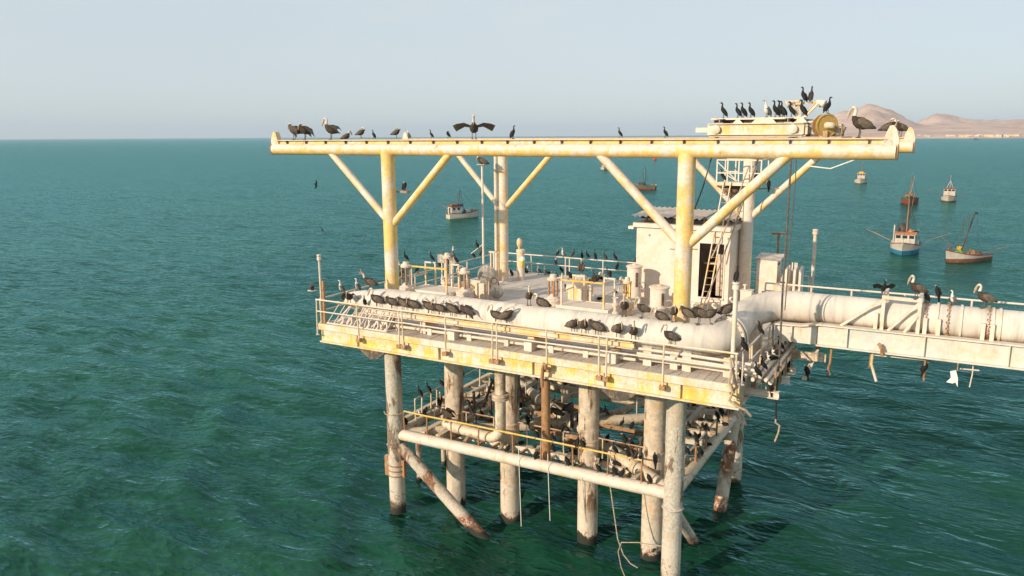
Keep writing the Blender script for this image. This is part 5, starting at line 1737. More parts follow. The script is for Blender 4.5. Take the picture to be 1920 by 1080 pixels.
# slots: 0 dark body, 1 wing, 2 pale neck, 3 bill, 4 legs
def pelican(pose):
    b = MB()
    sit = 0.26 if pose in ('Ps', 'Pl') else 0.0
    z = lambda v: v - sit
    body = [(-0.40, z(.27), .05, .012), (-0.33, z(.30), .08, .03), (-0.24, z(.34), .13, .09), (-0.12, z(.39), .175, .165), (0.02, z(.45), .18, .195), (0.13, z(.52), .14, .155), (0.20, z(.60), .085, .09)]
    bm = [0] * 6
    if pose in ('Pu', 'Pu2', 'Px', 'Ps'):
        k = 0.86 if pose == 'Ps' else 1.0
        neck = [(0.215, z(.67 * k + .09 * (1 - k)), .06, .06), (0.19, z(.75 * k), .05, .05), (0.175, z(.83 * k), .046, .046), (0.195, z(.895 * k), .048, .048), (0.24, z(.92 * k), .05, .052), (0.285, z(.905 * k), .038, .044)]
        bill = [(0.325, z(.85 * k), .026, .038), (0.365, z(.74 * k), .024, .05), (0.395, z(.64 * k), .018, .03), (0.41, z(.57 * k), .006, .008)]
    elif pose == 'Pp':       # head turned down, preening the breast
        neck = [(0.29, z(.66), .055, .055), (0.30, z(.74), .045, .045), (0.25, z(.80), .042, .042), (0.17, z(.80), .046, .05), (0.11, z(.765), .046, .05)]
        bill = [(0.05, z(.72), .024, .034), (-0.05, z(.65), .02, .03), (-0.16, z(.585), .008, .01)]
    elif pose in ('Ph', 'Pw', 'Pl'):   # neck folded, head resting on the shoulders
        neck = [(0.25, z(.65), .07, .06), (0.22, z(.705), .055, .05), (0.16, z(.71), .052, .05), (0.19, z(.735), .05, .045), (0.245, z(.715), .04, .045)]
        bill = [(0.29, z(.64), .024, .034), (0.315, z(.54), .02, .03), (0.31, z(.45), .007, .01)]
    elif pose == 'Pc':       # leaning back over the shoulder, pale head
        neck = [(0.22, z(.67), .06, .06), (0.15, z(.74), .05, .05), (0.08, z(.80), .046, .046), (0.10, z(.855), .05, .05), (0.16, z(.86), .05, .05)]
        bill = [(0.21, z(.81), .024, .034), (0.26, z(.71), .02, .03), (0.28, z(.61), .007, .01)]
    else:                    # 'Pg' bill gaping up, pink throat
        neck = [(0.27, z(.67), .055, .055), (0.28, z(.76), .045, .045), (0.30, z(.83), .045, .045), (0.335, z(.87), .05, .05)]
        bill = [(0.38, z(.93), .024, .03), (0.42, z(1.02), .02, .025), (0.45, z(1.12), .006, .008)]
    loft(b, body + neck + bill, bm + ([0] * (len(neck) - 3) + [1, 2, 2] if pose in ('Ph', 'Pw') else [0] + [2] * (len(neck) - 1)) + [3] * len(bill), 10)
    if pose == 'Pg':
        loft(b, [(0.34, z(.86), .04, .03), (0.43, z(.89), .03, .03), (0.53, z(.93), .006, .006)], [3, 3], 8)
    b.cur = 1
    if pose in ('Px', 'Pw', 'Pu2'):
        span = {'Px': 1.0, 'Pw': 0.62, 'Pu2': 0.55}[pose]
        droop = {'Px': -0.02, 'Pw': -0.16, 'Pu2': 0.02}[pose]
        for s in (-1, 1):
            wing(b, [((0.12, 0.11 * s, .55), (-0.26, 0.12 * s, .46)), ((0.10, 0.40 * span * s, .66), (-0.30, 0.38 * span * s, .50)), ((0.02, 0.70 * span * s, .64 + droop), (-0.34, 0.62 * span * s, .40 + droop)), ((-0.16, 0.88 * span * s, .58 + droop * 1.5), (-0.38, 0.74 * span * s, .34 + droop * 1.5))], 0.035)
    else:
        for s in (-1, 1):
            b.ell((-0.10, 0.118 * s, z(.425)), (0.27, 0.075, 0.14), roty(-0.46), 12, 7)
            b.cur = 0
            b.ell((-0.28, 0.11 * s, z(.34)), (0.17, 0.03, 0.06), roty(-0.40), 8, 5)
            b.cur = 1
    if not sit:
        legs(b, 0.02, 0.075, 0.34, 0.017, 0.12, 4)
    return b.mesh('pelican', ['pel_body', 'pel_wing', 'pel_white', 'pel_bill' if pose != 'Pg' else 'pel_pink', 'bird_leg'])


# slots: 0 back, 1 breast/neck, 2 bill, 3 legs
def cormorant(pose):
    b = MB()
    m = {'Cu': ('corm_black', 'corm_black'), 'Ct': ('corm_black', 'corm_black'), 'Cs': ('corm_black', 'corm_white'), 'Ch': ('corm_black', 'corm_black'), 'Cw': ('corm_brown', 'corm_brown'), 'Cf': ('corm_black', 'corm_black'), 'Bw': ('gull_grey', 'corm_white')}[pose]
    if pose in ('Cu', 'Cw', 'Cf', 'Bw'):
        k = 1.0
        body = [(-0.20, .03, .035, .008), (-0.15, .10, .05, .02), (-0.09, .18, .085, .06), (-0.02, .27, .10, .085), (0.035, .37, .09, .085), (0.06, .44, .055, .055)]
        head = [(0.06, .50, .034, .034), (0.05, .56, .029, .029), (0.065, .61, .030, .030), (0.10, .635, .033, .034), (0.135, .635, .022, .024), (0.17, .628, .009, .010), (0.215, .62, .004, .004)]
        lh, lx = 0.16, 0.0
    elif pose == 'Ct':                 # head tucked into the back
        body = [(-0.20, .05, .035, .008), (-0.14, .12, .06, .03), (-0.06, .20, .10, .075), (0.01, .29, .11, .095), (0.03, .37, .10, .085)]
        head = [(0.02, .43, .06, .055), (-0.02, .455, .042, .042), (-0.07, .43, .03, .03), (-0.11, .39, .008, .008)]
        lh, lx = 0.16, 0.0
    elif pose == 'Ch':                 # seen hunched with long tail hanging below the perch
        body = [(-0.14, -.22, .04, .008), (-0.12, -.08, .05, .02), (-0.08, .08, .085, .06), (-0.03, .2, .105, .085), (0.02, .31, .10, .085), (0.04, .38, .06, .06)]
        head = [(0.05, .43, .04, .04), (0.07, .47, .035, .035), (0.11, .475, .022, .024), (0.18, .465, .005, .005)]
        lh, lx = 0.1, 0.0
    else:                              # 'Cs' lying down
        body = [(-0.30, .10, .04, .008), (-0.22, .10, .06, .03), (-0.10, .11, .10, .085), (0.02, .12, .11, .11), (0.12, .15, .085, .09), (0.17, .20, .05, .05)]
        head = [(0.19, .26, .034, .034), (0.18, .32, .03, .03), (0.21, .36, .033, .034), (0.245, .36, .02, .022), (0.31, .35, .004, .004)]
        lh, lx = 0.04, 0.0
    loft(b, body + head, [0] * (len(body) - 2) + [1] + [1] * (len(head) - 2) + [2] * 2, 9)
    if pose in ('Bw', 'Cs'):
        b.cur = 1
        if pose == 'Bw':
            b.ell((0.03, 0, .28), (0.085, 0.085, 0.15), roty(0.25), 10, 7)
        else:
            b.ell((0.06, 0, .10), (0.13, 0.095, 0.095), None, 10, 6)
    b.cur = 0
    if pose == 'Cf':
        for s in (-1, 1):
            wing(b, [((0.06, 0.07 * s, .38), (-0.10, 0.08 * s, .22)), ((0.05, 0.28 * s, .48), (-0.10, 0.24 * s, .26)), ((-0.02, 0.46 * s, .40), (-0.12, 0.36 * s, .22))], 0.02)
    elif pose == 'Cs':
        for s in (-1, 1):
            b.ell((-0.06, 0.085 * s, .14), (0.2, 0.035, 0.075), None, 10, 5)
    else:
        for s in (-1, 1):
            b.ell((-0.065, 0.075 * s, .25), (0.19, 0.03, 0.07), roty(-1.05), 10, 5)
    legs(b, lx, 0.045, lh, 0.013, 0.07, 3)
    return b.mesh('cormorant' if pose != 'Bw' else 'booby', [m[0], m[1], 'pel_bill' if pose != 'Bw' else 'gull_grey', 'bird_leg'])


def flyer(pose):
    b = MB()
    if pose == 'Ff':
        loft(b, [(-0.34, 0, .05, .008), (-0.24, 0, .06, .03), (-0.05, 0, .085, .075), (0.12, 0, .07, .065), (0.22, .01, .035, .035), (0.34, .02, .028, .028), (0.40, .025, .032, .03), (0.45, .02, .012, .012), (0.51, .015, .004, .004)], [0] * 8, 9)
        b.cur = 0
        for s in (-1, 1):
            wing(b, [((0.12, 0.05 * s, .03), (-0.10, 0.06 * s, .01)), ((0.18, 0.28 * s, .10), (-0.06, 0.28 * s, .06)), ((0.10, 0.52 * s, .07), (-0.08, 0.48 * s, .04)), ((-0.10, 0.74 * s, .0), (-0.14, 0.70 * s, .0))], 0.02)
        return b.mesh('flying_bird', ['corm_black'])
    loft(b, [(-0.36, .0, .06, .008), (-0.24, 0, .07, .04), (-0.05, 0, .11, .10), (0.14, 0, .10, .09), (0.24, .02, .06, .06), (0.31, .03, .06, .055), (0.36, .02, .03, .03), (0.46, -.0, .006, .008)], [1, 1, 1, 1, 1, 1, 0], 9)
    b.cur = 0
    for s in (-1, 1):
        wing(b, [((0.14, 0.08 * s, .06), (-0.12, 0.08 * s, .03)), ((0.18, 0.34 * s, .30), (-0.08, 0.34 * s, .26)), ((0.10, 0.60 * s, .46), (-0.10, 0.56 * s, .42)), ((-0.08, 0.95 * s, .55), (-0.14, 0.90 * s, .53))], 0.025)
    return b.mesh('flying_bird', ['gull_grey', 'corm_white'])


POSE = {'Pu': 'pelican with its neck up', 'Pu2': 'pelican with half open wings', 'Px': 'pelican with both wings spread wide', 'Pw': 'pelican with drooping opened wings',
        'Pp': 'pelican bending its neck to preen', 'Ph': 'hunched dark pelican with folded neck', 'Ps': 'pelican sitting down', 'Pl': 'pelican lying flat', 'Pc': 'pelican with its pale head drawn back',
        'Pg': 'pelican gaping with a pink throat', 'Cu': 'black cormorant upright', 'Cw': 'brown cormorant upright', 'Ct': 'black cormorant with tucked head', 'Cs': 'white fronted cormorant lying down',
        'Ch': 'hunched black cormorant', 'Cf': 'black cormorant drying its wings', 'Bw': 'white breasted bird standing', 'Ff': 'dark slim bird', 'Fg': 'dark winged white bird'}
PLACE = {'gf': 'on the front gantry beam', 'gb': 'on the back gantry beam', 'tr': 'on top of the crane carriage', 'tl': 'on the floodlight stand', 'wh': 'on the cable reel', 'lg': 'on the ledge beside the fat pipe',
         'pt': 'on the crown of the fat pipe', 'pe': 'at the tapered end of the fat pipe', 'el': 'on the pipe elbow', 'va': 'on the gate valve cap', 'st': 'on a step stand hoop', 'sg': 'on the sign plate cap', 'rd': 'on the slanting rod of the pole',
         'po': 'on the flat top of the tall pole', 'pl': 'on the pig trap', 'dk': 'on the open deck', 'br': 'on the back guard rail', 'cp': 'on the roped corner post', 'rr': 'on the rail above the side pipes', 'sp': 'among the side pipe bundle',
         'sb': 'on a stub beam end', 'bf': 'on the bridge frame or rail', 'bp': 'on the bridge pipe', 'hg': 'on scrap hanging under the bridge', 'cg': 'at the service cage', 'cb': 'on the column bracket', 'lf': 'on a lower guard rail',
         'lp': 'on a lower outer brace', 'lx': 'on the inner lower bracing', 'lb': 'on the back lower bracing', 'lr': 'on the lower joists by the leaning strut', 'fl': 'flying over the sea', 'lj': 'on the inner lower rail', 'lk1': 'on the front rusty joist', 'lk2': 'on the middle rusty joist', 'lk3': 'on the rearmost cross rail', 'lh': 'on the deck side rail'}
BIRDS = [
    ('Pw', -3.17, 2.4, 16.89, 204, 'gf'),
    ('Pw', -2.51, 2.4, 16.89, 230, 'gf'),
    ('Pu2', -0.95, 2.4, 16.89, 214, 'gf'),
    ('Ps', -8.84, 12.4, 16.89, 50, 'gb'),
    ('Pp', -7.72, 12.4, 16.89, 30, 'gb'),
    ('Cu', -6.75, 12.4, 16.89, 190, 'gb'),
    ('Pp', -5.09, 12.4, 16.89, 40, 'gb'),
    ('Bw', -4.2, 12.4, 16.89, 200, 'gb'),
    ('Cu', -2.6, 12.4, 16.89, 210, 'gb'),
    ('Ct', -1.47, 12.4, 16.89, 210, 'gb'),
    ('Px', 6.54, 2.4, 16.89, 290, 'gf'),
    ('Cu', 8.32, 2.4, 16.89, 90, 'gf'),
    ('Cu', 8.76, 12.4, 16.89, 210, 'gb'),
    ('Cu', 11.08, 12.4, 16.89, 210, 'gb'),
    ('Pu', 20.7, 2.4, 16.89, 210, 'gf'),
    ('Pp', 20.76, 12.4, 16.89, 40, 'gb'),
    ('Ph', 21.24, 12.4, 16.89, 230, 'gb'),
    ('Cu', 16.37, 2.62, 17.55, 210, 'tr'),
    ('Cu', 16.85, 2.62, 17.55, 180, 'tr'),
    ('Cu', 17.03, 2.62, 17.55, 210, 'tr'),
    ('Cu', 17.28, 2.62, 17.55, 210, 'tr'),
    ('Bw', 17.8, 2.62, 17.55, 210, 'tr'),
    ('Cu', 18.07, 2.62, 17.55, 210, 'tr'),
    ('Cu', 18.22, 2.62, 17.55, 210, 'tr'),
    ('Cu', 18.3, 2.62, 17.55, 180, 'tr'),
    ('Cu', 18.57, 2.62, 17.55, 190, 'tr'),
    ('Cu', 18.9, 2.72, 17.55, 150, 'tr'),
    ('Cu', 18.88, 2.86, 18.0, 150, 'tl'),
    ('Cw', 19.1, 2.92, 18.01, 90, 'tl'),
    ('Cu', 19.7, 2.45, 17.64, 30, 'wh'),
    ('Pw', 1.35, 0.46, 9.97, 300, 'lg'),
    ('Pu', 2.86, 0.46, 9.97, 204, 'lg'),
    ('Ph', 3.64, 0.46, 9.97, 210, 'lg'),
    ('Ph', 4.22, 0.46, 9.97, 180, 'lg'),
    ('Ph', 4.73, 0.46, 9.97, 210, 'lg'),
    ('Pp', 5.49, 0.46, 9.97, 200, 'lg'),
    ('Pu', 6.01, 0.46, 9.97, 210, 'lg'),
    ('Pp', 6.6, 0.46, 9.97, 190, 'lg'),
    ('Pw', 7.3, 0.46, 9.97, 210, 'lg'),
    ('Pu', 8.62, 0.46, 9.97, 204, 'lg'),
    ('Pp', 9.09, 0.46, 9.97, 30, 'lg'),
    ('Ph', 11.85, 0.46, 9.97, 330, 'lg'),
    ('Ph', 12.27, 0.46, 9.97, 300, 'lg'),
    ('Ph', 12.75, 0.46, 9.97, 190, 'lg'),
    ('Ph', 13.6, 0.46, 9.97, 320, 'lg'),
    ('Pu', 14.16, 0.46, 9.97, 280, 'lg'),
    ('Pu', 15.48, 0.46, 9.97, 210, 'lg'),
    ('Cu', 2.2, 0.46, 9.97, 300, 'lg'),
    ('Pu', 9.66, 1.2, 10.67, 290, 'pt'),
    ('Ps', 10.19, 1.2, 10.67, 210, 'pt'),
    ('Pu', 13.52, 1.2, 10.67, 280, 'pt'),
    ('Pu', 14.22, 1.2, 10.67, 210, 'pt'),
    ('Ps', 14.86, 1.2, 10.67, 210, 'pt'),
    ('Ph', 15.34, 1.2, 10.67, 300, 'pt'),
    ('Ph', 15.81, 1.2, 10.67, 190, 'pt'),
    ('Pp', 16.25, 1.2, 10.67, 204, 'pt'),
    ('Pg', 1.9, 1.2, 10.52, 210, 'pe'),
    ('Bw', 0.0, 1.5, 10.17, 200, 'pe'),
    ('Bw', 1.2, 1.2, 10.42, 180, 'pe'),
    ('Pc', 16.55, 1.36, 10.68, 30, 'el'),
    ('Pc', 17.0, 1.95, 10.75, 40, 'el'),
    ('Cu', 0.2, 6.0, 10.97, 230, 'va'),
    ('Cu', 0.75, 7.43, 10.78, 220, 'st'),
    ('Bw', 0.97, 9.0, 10.87, 90, 'sg'),
    ('Cu', 2.2, 7.43, 10.78, 200, 'st'),
    ('Cu', 1.08, 11.2, 11.0, 160, 'rd'),
    ('Pl', 1.48, 11.2, 15.55, 210, 'po'),
    ('Ct', 3.6, 8.27, 10.02, 30, 'pl'),
    ('Bw', 1.62, 15.07, 9.12, 30, 'dk'),
    ('Cs', 2.06, 15.1, 9.12, 50, 'dk'),
    ('Bw', 2.84, 15.1, 9.12, 210, 'dk'),
    ('Bw', 3.25, 15.11, 9.12, 220, 'dk'),
    ('Cs', 3.38, 15.38, 9.12, 30, 'dk'),
    ('Cu', 3.83, 16.02, 9.12, 210, 'dk'),
    ('Ps', 6.66, 14.62, 9.12, 40, 'dk'),
    ('Cs', 8.79, 9.97, 9.12, 210, 'dk'),
    ('Cu', 6.9, 16.05, 9.12, 120, 'dk'),
    ('Cs', 1.54, 15.86, 9.12, 40, 'dk'),
    ('Cs', 6.73, 15.21, 9.12, 40, 'dk'),
    ('Bw', 4.26, 15.4, 10.17, 220, 'br'),
    ('Cu', 5.43, 15.4, 10.17, 120, 'br'),
    ('Cu', 6.24, 15.4, 10.17, 130, 'br'),
    ('Bw', 3.79, 15.4, 9.68, 120, 'br'),
    ('Cw', 7.59, 15.4, 9.68, 90, 'br'),
    ('Cu', 8.98, 6.18, 10.78, 200, 'st'),
    ('Pp', 9.0, 7.43, 10.78, 120, 'st'),
    ('Cw', 10.2, 6.18, 10.78, 220, 'st'),
    ('Cw', 10.3, 7.43, 10.78, 220, 'st'),
    ('Cu', 17.65, 0.2, 12.42, 90, 'cp'),
    ('Cw', 18.0, 4.66, 10.17, 230, 'rr'),
    ('Cu', 18.0, 2.53, 10.17, 200, 'rr'),
    ('Cu', 18.0, 0.24, 10.17, 230, 'rr'),
    ('Cu', 18.0, 0.1, 10.17, 210, 'rr'),
    ('Cu', 18.45, 4.96, 9.36, 200, 'sp'),
    ('Cu', 18.45, 3.92, 9.36, 210, 'sp'),
    ('Cs', 18.45, 2.5, 9.36, 190, 'sp'),
    ('Cs', 18.45, 3.26, 9.36, 210, 'sp'),
    ('Cu', 18.45, 1.09, 9.36, 200, 'sp'),
    ('Cu', 18.45, 0.18, 9.36, 230, 'sp'),
    ('Ch', 18.66, 4.5, 8.62, 120, 'sb'),
    ('Ch', 18.62, 3.3, 8.62, 120, 'sb'),
    ('Ch', 18.66, 1.4, 8.62, 120, 'sb'),
    ('Cu', 17.95, 0.2, 9.12, 230, 'rr'),
    ('Pu', 22.62, 4.39, 11.59, 210, 'bf'),
    ('Cw', 22.9, 5.1, 11.34, 230, 'bp'),
    ('Bw', 23.7, 5.1, 11.34, 200, 'bp'),
    ('Pu', 24.6, 5.1, 11.34, 210, 'bp'),
    ('Cf', 21.62, 4.5, 11.62, 300, 'bf'),
    ('Ch', 23.2, 7.0, 11.24, 130, 'bf'),
    ('Ch', 19.31, 4.5, 8.4, 150, 'hg'),
    ('Ch', 23.08, 4.62, 9.0, 30, 'hg'),
    ('Cu', 14.0, 12.1, 14.88, 180, 'cg'),
    ('Ch', 16.05, 12.3, 14.62, 120, 'cg'),
    ('Cu', 15.6, 11.7, 14.88, 90, 'cg'),
    ('Ct', 2.75, 2.75, 14.7, 90, 'cb'),
    ('Ct', 9.36, 2.3, 4.82, 180, 'lf'),
    ('Ct', 10.14, 2.3, 4.82, 220, 'lf'),
    ('Ct', 11.44, 2.3, 4.82, 180, 'lf'),
    ('Ch', 14.46, 2.3, 4.82, 130, 'lf'),
    ('Cu', 11.25, 2.3, 4.82, 90, 'lf'),
    ('Cu', 12.82, 2.3, 4.82, 230, 'lf'),
    ('Ch', 13.35, 2.3, 4.82, 200, 'lf'),
    ('Cw', 13.54, 2.3, 4.82, 180, 'lf'),
    ('Cw', 13.72, 2.3, 4.82, 40, 'lf'),
    ('Ct', 12.14, 2.3, 3.95, 180, 'lp'),
    ('Ct', 12.82, 2.3, 3.95, 210, 'lp'),
    ('Ct', 13.18, 2.3, 3.95, 40, 'lp'),
    ('Ch', 14.24, 2.3, 3.95, 220, 'lp'),
    ('Ch', 9.41, 2.3, 3.95, 40, 'lp'),
    ('Ch', 10.77, 2.3, 3.95, 200, 'lp'),
    ('Ct', 8.07, 2.3, 3.95, 50, 'lp'),
    ('Cs', 11.36, 4.2, 3.5, 210, 'lp'),
    ('Cs', 12.08, 4.2, 3.5, 210, 'lp'),
    ('Cs', 12.36, 4.2, 3.5, 30, 'lp'),
    ('Ct', 13.57, 4.2, 3.5, 190, 'lp'),
    ('Cs', 7.58, 4.2, 3.5, 210, 'lp'),
    ('Cs', 7.17, 4.2, 3.5, 30, 'lp'),
    ('Ct', 12.74, 4.2, 3.5, 190, 'lp'),
    ('Cs', 8.47, 4.2, 3.5, 30, 'lp'),
    ('Ch', 9.2, 4.2, 3.5, 210, 'lp'),
    ('Cu', 2.2, 4.13, 4.87, 210, 'lf'),
    ('Cu', 2.2, 4.83, 4.87, 210, 'lf'),
    ('Ct', 2.2, 5.9, 4.87, 190, 'lf'),
    ('Cu', 2.2, 7.79, 4.87, 180, 'lf'),
    ('Ct', 15.2, 3.86, 4.7, 200, 'lf'),
    ('Cu', 15.2, 5.15, 4.7, 190, 'lf'),
    ('Ct', 15.2, 6.66, 4.7, 210, 'lf'),
    ('Ch', 15.2, 9.02, 4.7, 180, 'lf'),
    ('Ch', 15.2, 8.32, 4.7, 190, 'lf'),
    ('Bw', 15.2, 5.42, 3.95, 180, 'lp'),
    ('Ch', 15.2, 5.84, 3.95, 210, 'lp'),
    ('Cs', 15.2, 6.96, 3.95, 200, 'lp'),
    ('Cs', 15.2, 9.68, 3.95, 180, 'lp'),
    ('Ch', 2.19, 2.95, 3.9, 210, 'lp'),
    ('Cs', 2.17, 4.28, 3.87, 180, 'lp'),
    ('Pu', 2.15, 5.81, 3.83, 300, 'lp'),
    ('Ch', 2.16, 4.64, 3.86, 30, 'lp'),
    ('Pw', 4.62, 2.87, 4.49, 210, 'lp'),
    ('Bw', 3.5, 8.22, 3.95, 230, 'lx'),
    ('Cs', 3.5, 9.02, 3.95, 50, 'lx'),
    ('Cs', 3.5, 6.67, 3.95, 210, 'lx'),
    ('Ch', 3.5, 6.31, 3.95, 210, 'lx'),
    ('Bw', 5.76, 9.56, 3.98, 230, 'lx'),
    ('Cw', 6.35, 9.12, 3.98, 200, 'lx'),
    ('Cw', 7.07, 8.57, 3.98, 30, 'lx'),
    ('Ph', 8.32, 7.61, 3.98, 50, 'lx'),
    ('Pp', 8.1, 6.84, 3.93, 210, 'lx'),
    ('Ct', 9.24, 6.9, 3.98, 50, 'lx'),
    ('Ch', 11.31, 5.32, 3.98, 70, 'lx'),
    ('Ph', 6.62, 5.68, 3.93, 50, 'lx'),
    ('Ct', 7.12, 6.08, 3.93, 120, 'lx'),
    ('Ct', 9.16, 6.96, 3.98, 120, 'lx'),
    ('Ph', 9.63, 8.05, 3.93, 210, 'lx'),
    ('Cu', 9.98, 8.33, 3.93, 210, 'lx'),
    ('Pp', 3.09, 13.3, 3.5, 210, 'lb'),
    ('Pp', 3.61, 13.3, 3.5, 30, 'lb'),
    ('Cs', 2.74, 13.3, 3.5, 210, 'lb'),
    ('Ph', 4.59, 13.3, 3.5, 210, 'lb'),
    ('Ph', 4.99, 13.3, 3.5, 210, 'lb'),
    ('Cs', 5.62, 13.3, 3.5, 30, 'lb'),
    ('Pu', 9.37, 12.4, 3.62, 210, 'lb'),
    ('Pp', 9.52, 12.4, 3.62, 30, 'lb'),
    ('Cu', 8.09, 12.4, 3.62, 210, 'lb'),
    ('Cs', 8.99, 12.4, 3.62, 210, 'lb'),
    ('Ct', 12.78, 12.4, 3.62, 210, 'lb'),
    ('Cs', 11.6, 12.4, 3.62, 190, 'lb'),
    ('Ch', 14.24, 12.4, 3.62, 200, 'lb'),
    ('Ct', 13.78, 8.87, 3.83, 230, 'lr'),
    ('Ct', 14.43, 8.96, 3.83, 220, 'lr'),
    ('Cs', 14.65, 8.99, 3.83, 60, 'lr'),
    ('Ch', 14.44, 7.76, 3.83, 190, 'lr'),
    ('Ct', 14.13, 7.72, 3.83, 220, 'lr'),
    ('Cs', 14.06, 10.11, 3.83, 50, 'lr'),
    ('Ch', 14.81, 6.71, 3.83, 200, 'lr'),
    ('Ch', 14.62, 11.28, 3.83, 220, 'lr'),
    ('Cs', 14.51, 10.17, 3.83, 40, 'lr'),
    ('Ff', -35.83, 38.0, 12.04, 30, 'fl'),
    ('Ff', -31.5, 34.0, 7.85, 110, 'fl'),
    ('Fg', -1.15, 0.9, 10.27, 230, 'fl'),
    ('Ch', 3.18, 4.28, 4.52, 200, 'lj'),
    ('Cu', 4.06, 4.28, 4.52, 180, 'lj'),
    ('Cw', 4.92, 4.28, 4.52, 220, 'lj'),
    ('Cu', 5.99, 4.28, 4.52, 240, 'lj'),
    ('Ch', 6.94, 4.28, 4.52, 240, 'lj'),
    ('Ch', 7.9, 4.28, 4.52, 180, 'lj'),
    ('Cu', 8.74, 4.28, 4.52, 330, 'lj'),
    ('Ch', 9.66, 4.28, 4.52, 60, 'lj'),
    ('Ct', 10.69, 4.28, 4.52, 330, 'lj'),
    ('Cu', 11.2, 4.28, 4.52, 60, 'lj'),
    ('Ch', 12.43, 4.28, 4.52, 180, 'lj'),
    ('Ct', 13.35, 4.28, 4.52, 220, 'lj'),
    ('Ch', 14.27, 4.28, 4.52, 220, 'lj'),
    ('Cu', 3.28, 6.0, 3.66, 180, 'lk1'),
    ('Cu', 4.46, 6.0, 3.66, 240, 'lk1'),
    ('Cu', 5.82, 6.0, 3.66, 240, 'lk1'),
    ('Ch', 7.07, 6.0, 3.66, 330, 'lk1'),
    ('Ch', 8.14, 6.0, 3.66, 200, 'lk1'),
    ('Cw', 9.02, 6.0, 3.66, 180, 'lk1'),
    ('Ct', 10.56, 6.0, 3.66, 20, 'lk1'),
    ('Ch', 12.13, 6.0, 3.66, 220, 'lk1'),
    ('Ct', 12.81, 6.0, 3.66, 330, 'lk1'),
    ('Cu', 14.2, 6.0, 3.66, 220, 'lk1'),
    ('Cu', 3.08, 8.0, 3.66, 330, 'lk2'),
    ('Ct', 4.3, 8.0, 3.66, 150, 'lk2'),
    ('Ch', 5.58, 8.0, 3.66, 330, 'lk2'),
    ('Ch', 7.16, 8.0, 3.66, 200, 'lk2'),
    ('Cu', 8.22, 8.0, 3.66, 200, 'lk2'),
    ('Cu', 9.68, 8.0, 3.66, 220, 'lk2'),
    ('Cu', 10.93, 8.0, 3.66, 330, 'lk2'),
    ('Ch', 11.42, 8.0, 3.66, 20, 'lk2'),
    ('Cw', 13.26, 8.0, 3.66, 60, 'lk2'),
    ('Cu', 14.54, 8.0, 3.66, 60, 'lk2'),
    ('Ch', 3.27, 9.7, 4.62, 60, 'lk3'),
    ('Cu', 3.95, 9.7, 4.62, 330, 'lk3'),
    ('Cu', 5.46, 9.7, 4.62, 180, 'lk3'),
    ('Cw', 6.46, 9.7, 4.62, 20, 'lk3'),
    ('Cw', 7.13, 9.7, 4.62, 240, 'lk3'),
    ('Cw', 8.57, 9.7, 4.62, 180, 'lk3'),
    ('Cu', 9.23, 9.7, 4.62, 20, 'lk3'),
    ('Cw', 10.42, 9.7, 4.62, 180, 'lk3'),
    ('Ct', 11.72, 9.7, 4.62, 20, 'lk3'),
    ('Cu', 12.92, 9.7, 4.62, 240, 'lk3'),
    ('Cw', 5.83, 12.4, 3.62, 150, 'lb'),
    ('Cw', 7.49, 12.4, 3.62, 200, 'lb'),
    ('Ch', 8.06, 12.4, 3.62, 240, 'lb'),
    ('Ct', 9.14, 12.4, 3.62, 220, 'lb'),
    ('Ch', 10.56, 12.4, 3.62, 200, 'lb'),
    ('Ch', 11.59, 12.4, 3.62, 240, 'lb'),
    ('Cs', 12.93, 12.4, 3.62, 240, 'lb'),
    ('Ct', 13.95, 12.4, 3.62, 240, 'lb'),
    ('Ch', 1.71, 13.85, 9.12, 220, 'dk'),
    ('Cu', 2.32, 9.85, 9.12, 180, 'dk'),
    ('Cw', 3.37, 9.62, 9.12, 150, 'dk'),
    ('Cw', 4.61, 13.91, 9.12, 180, 'dk'),
    ('Cw', 5.77, 13.49, 9.12, 220, 'dk'),
    ('Ch', 6.4, 11.29, 9.12, 220, 'dk'),
    ('Cu', 7.01, 12.79, 9.12, 20, 'dk'),
    ('Cu', 8.57, 14.71, 9.12, 330, 'dk'),
    ('Cs', 8.95, 11.78, 9.12, 20, 'dk'),
    ('Ct', 0.0, 5.94, 10.19, 20, 'lh'),
    ('Ct', 0.0, 7.22, 10.19, 20, 'lh'),
    ('Ct', 0.0, 9.12, 10.19, 180, 'lh'),
    ('Ct', 0.0, 10.06, 10.19, 60, 'lh'),
    ('Ct', 0.0, 12.51, 10.19, 220, 'lh'),
    ('Cw', 0.0, 13.37, 10.19, 60, 'lh'),
    ('Ct', 3.92, 15.42, 10.19, 20, 'br'),
    ('Cw', 4.88, 15.42, 10.19, 20, 'br'),
    ('Cu', 5.75, 15.42, 10.19, 240, 'br'),
    ('Cw', 6.82, 15.42, 10.19, 180, 'br'),
    ('Cu', 7.41, 15.42, 10.19, 240, 'br'),
    ('Ct', 8.7, 15.42, 10.19, 60, 'br'),
    ('Cw', 9.7, 15.42, 10.19, 330, 'br'),
]

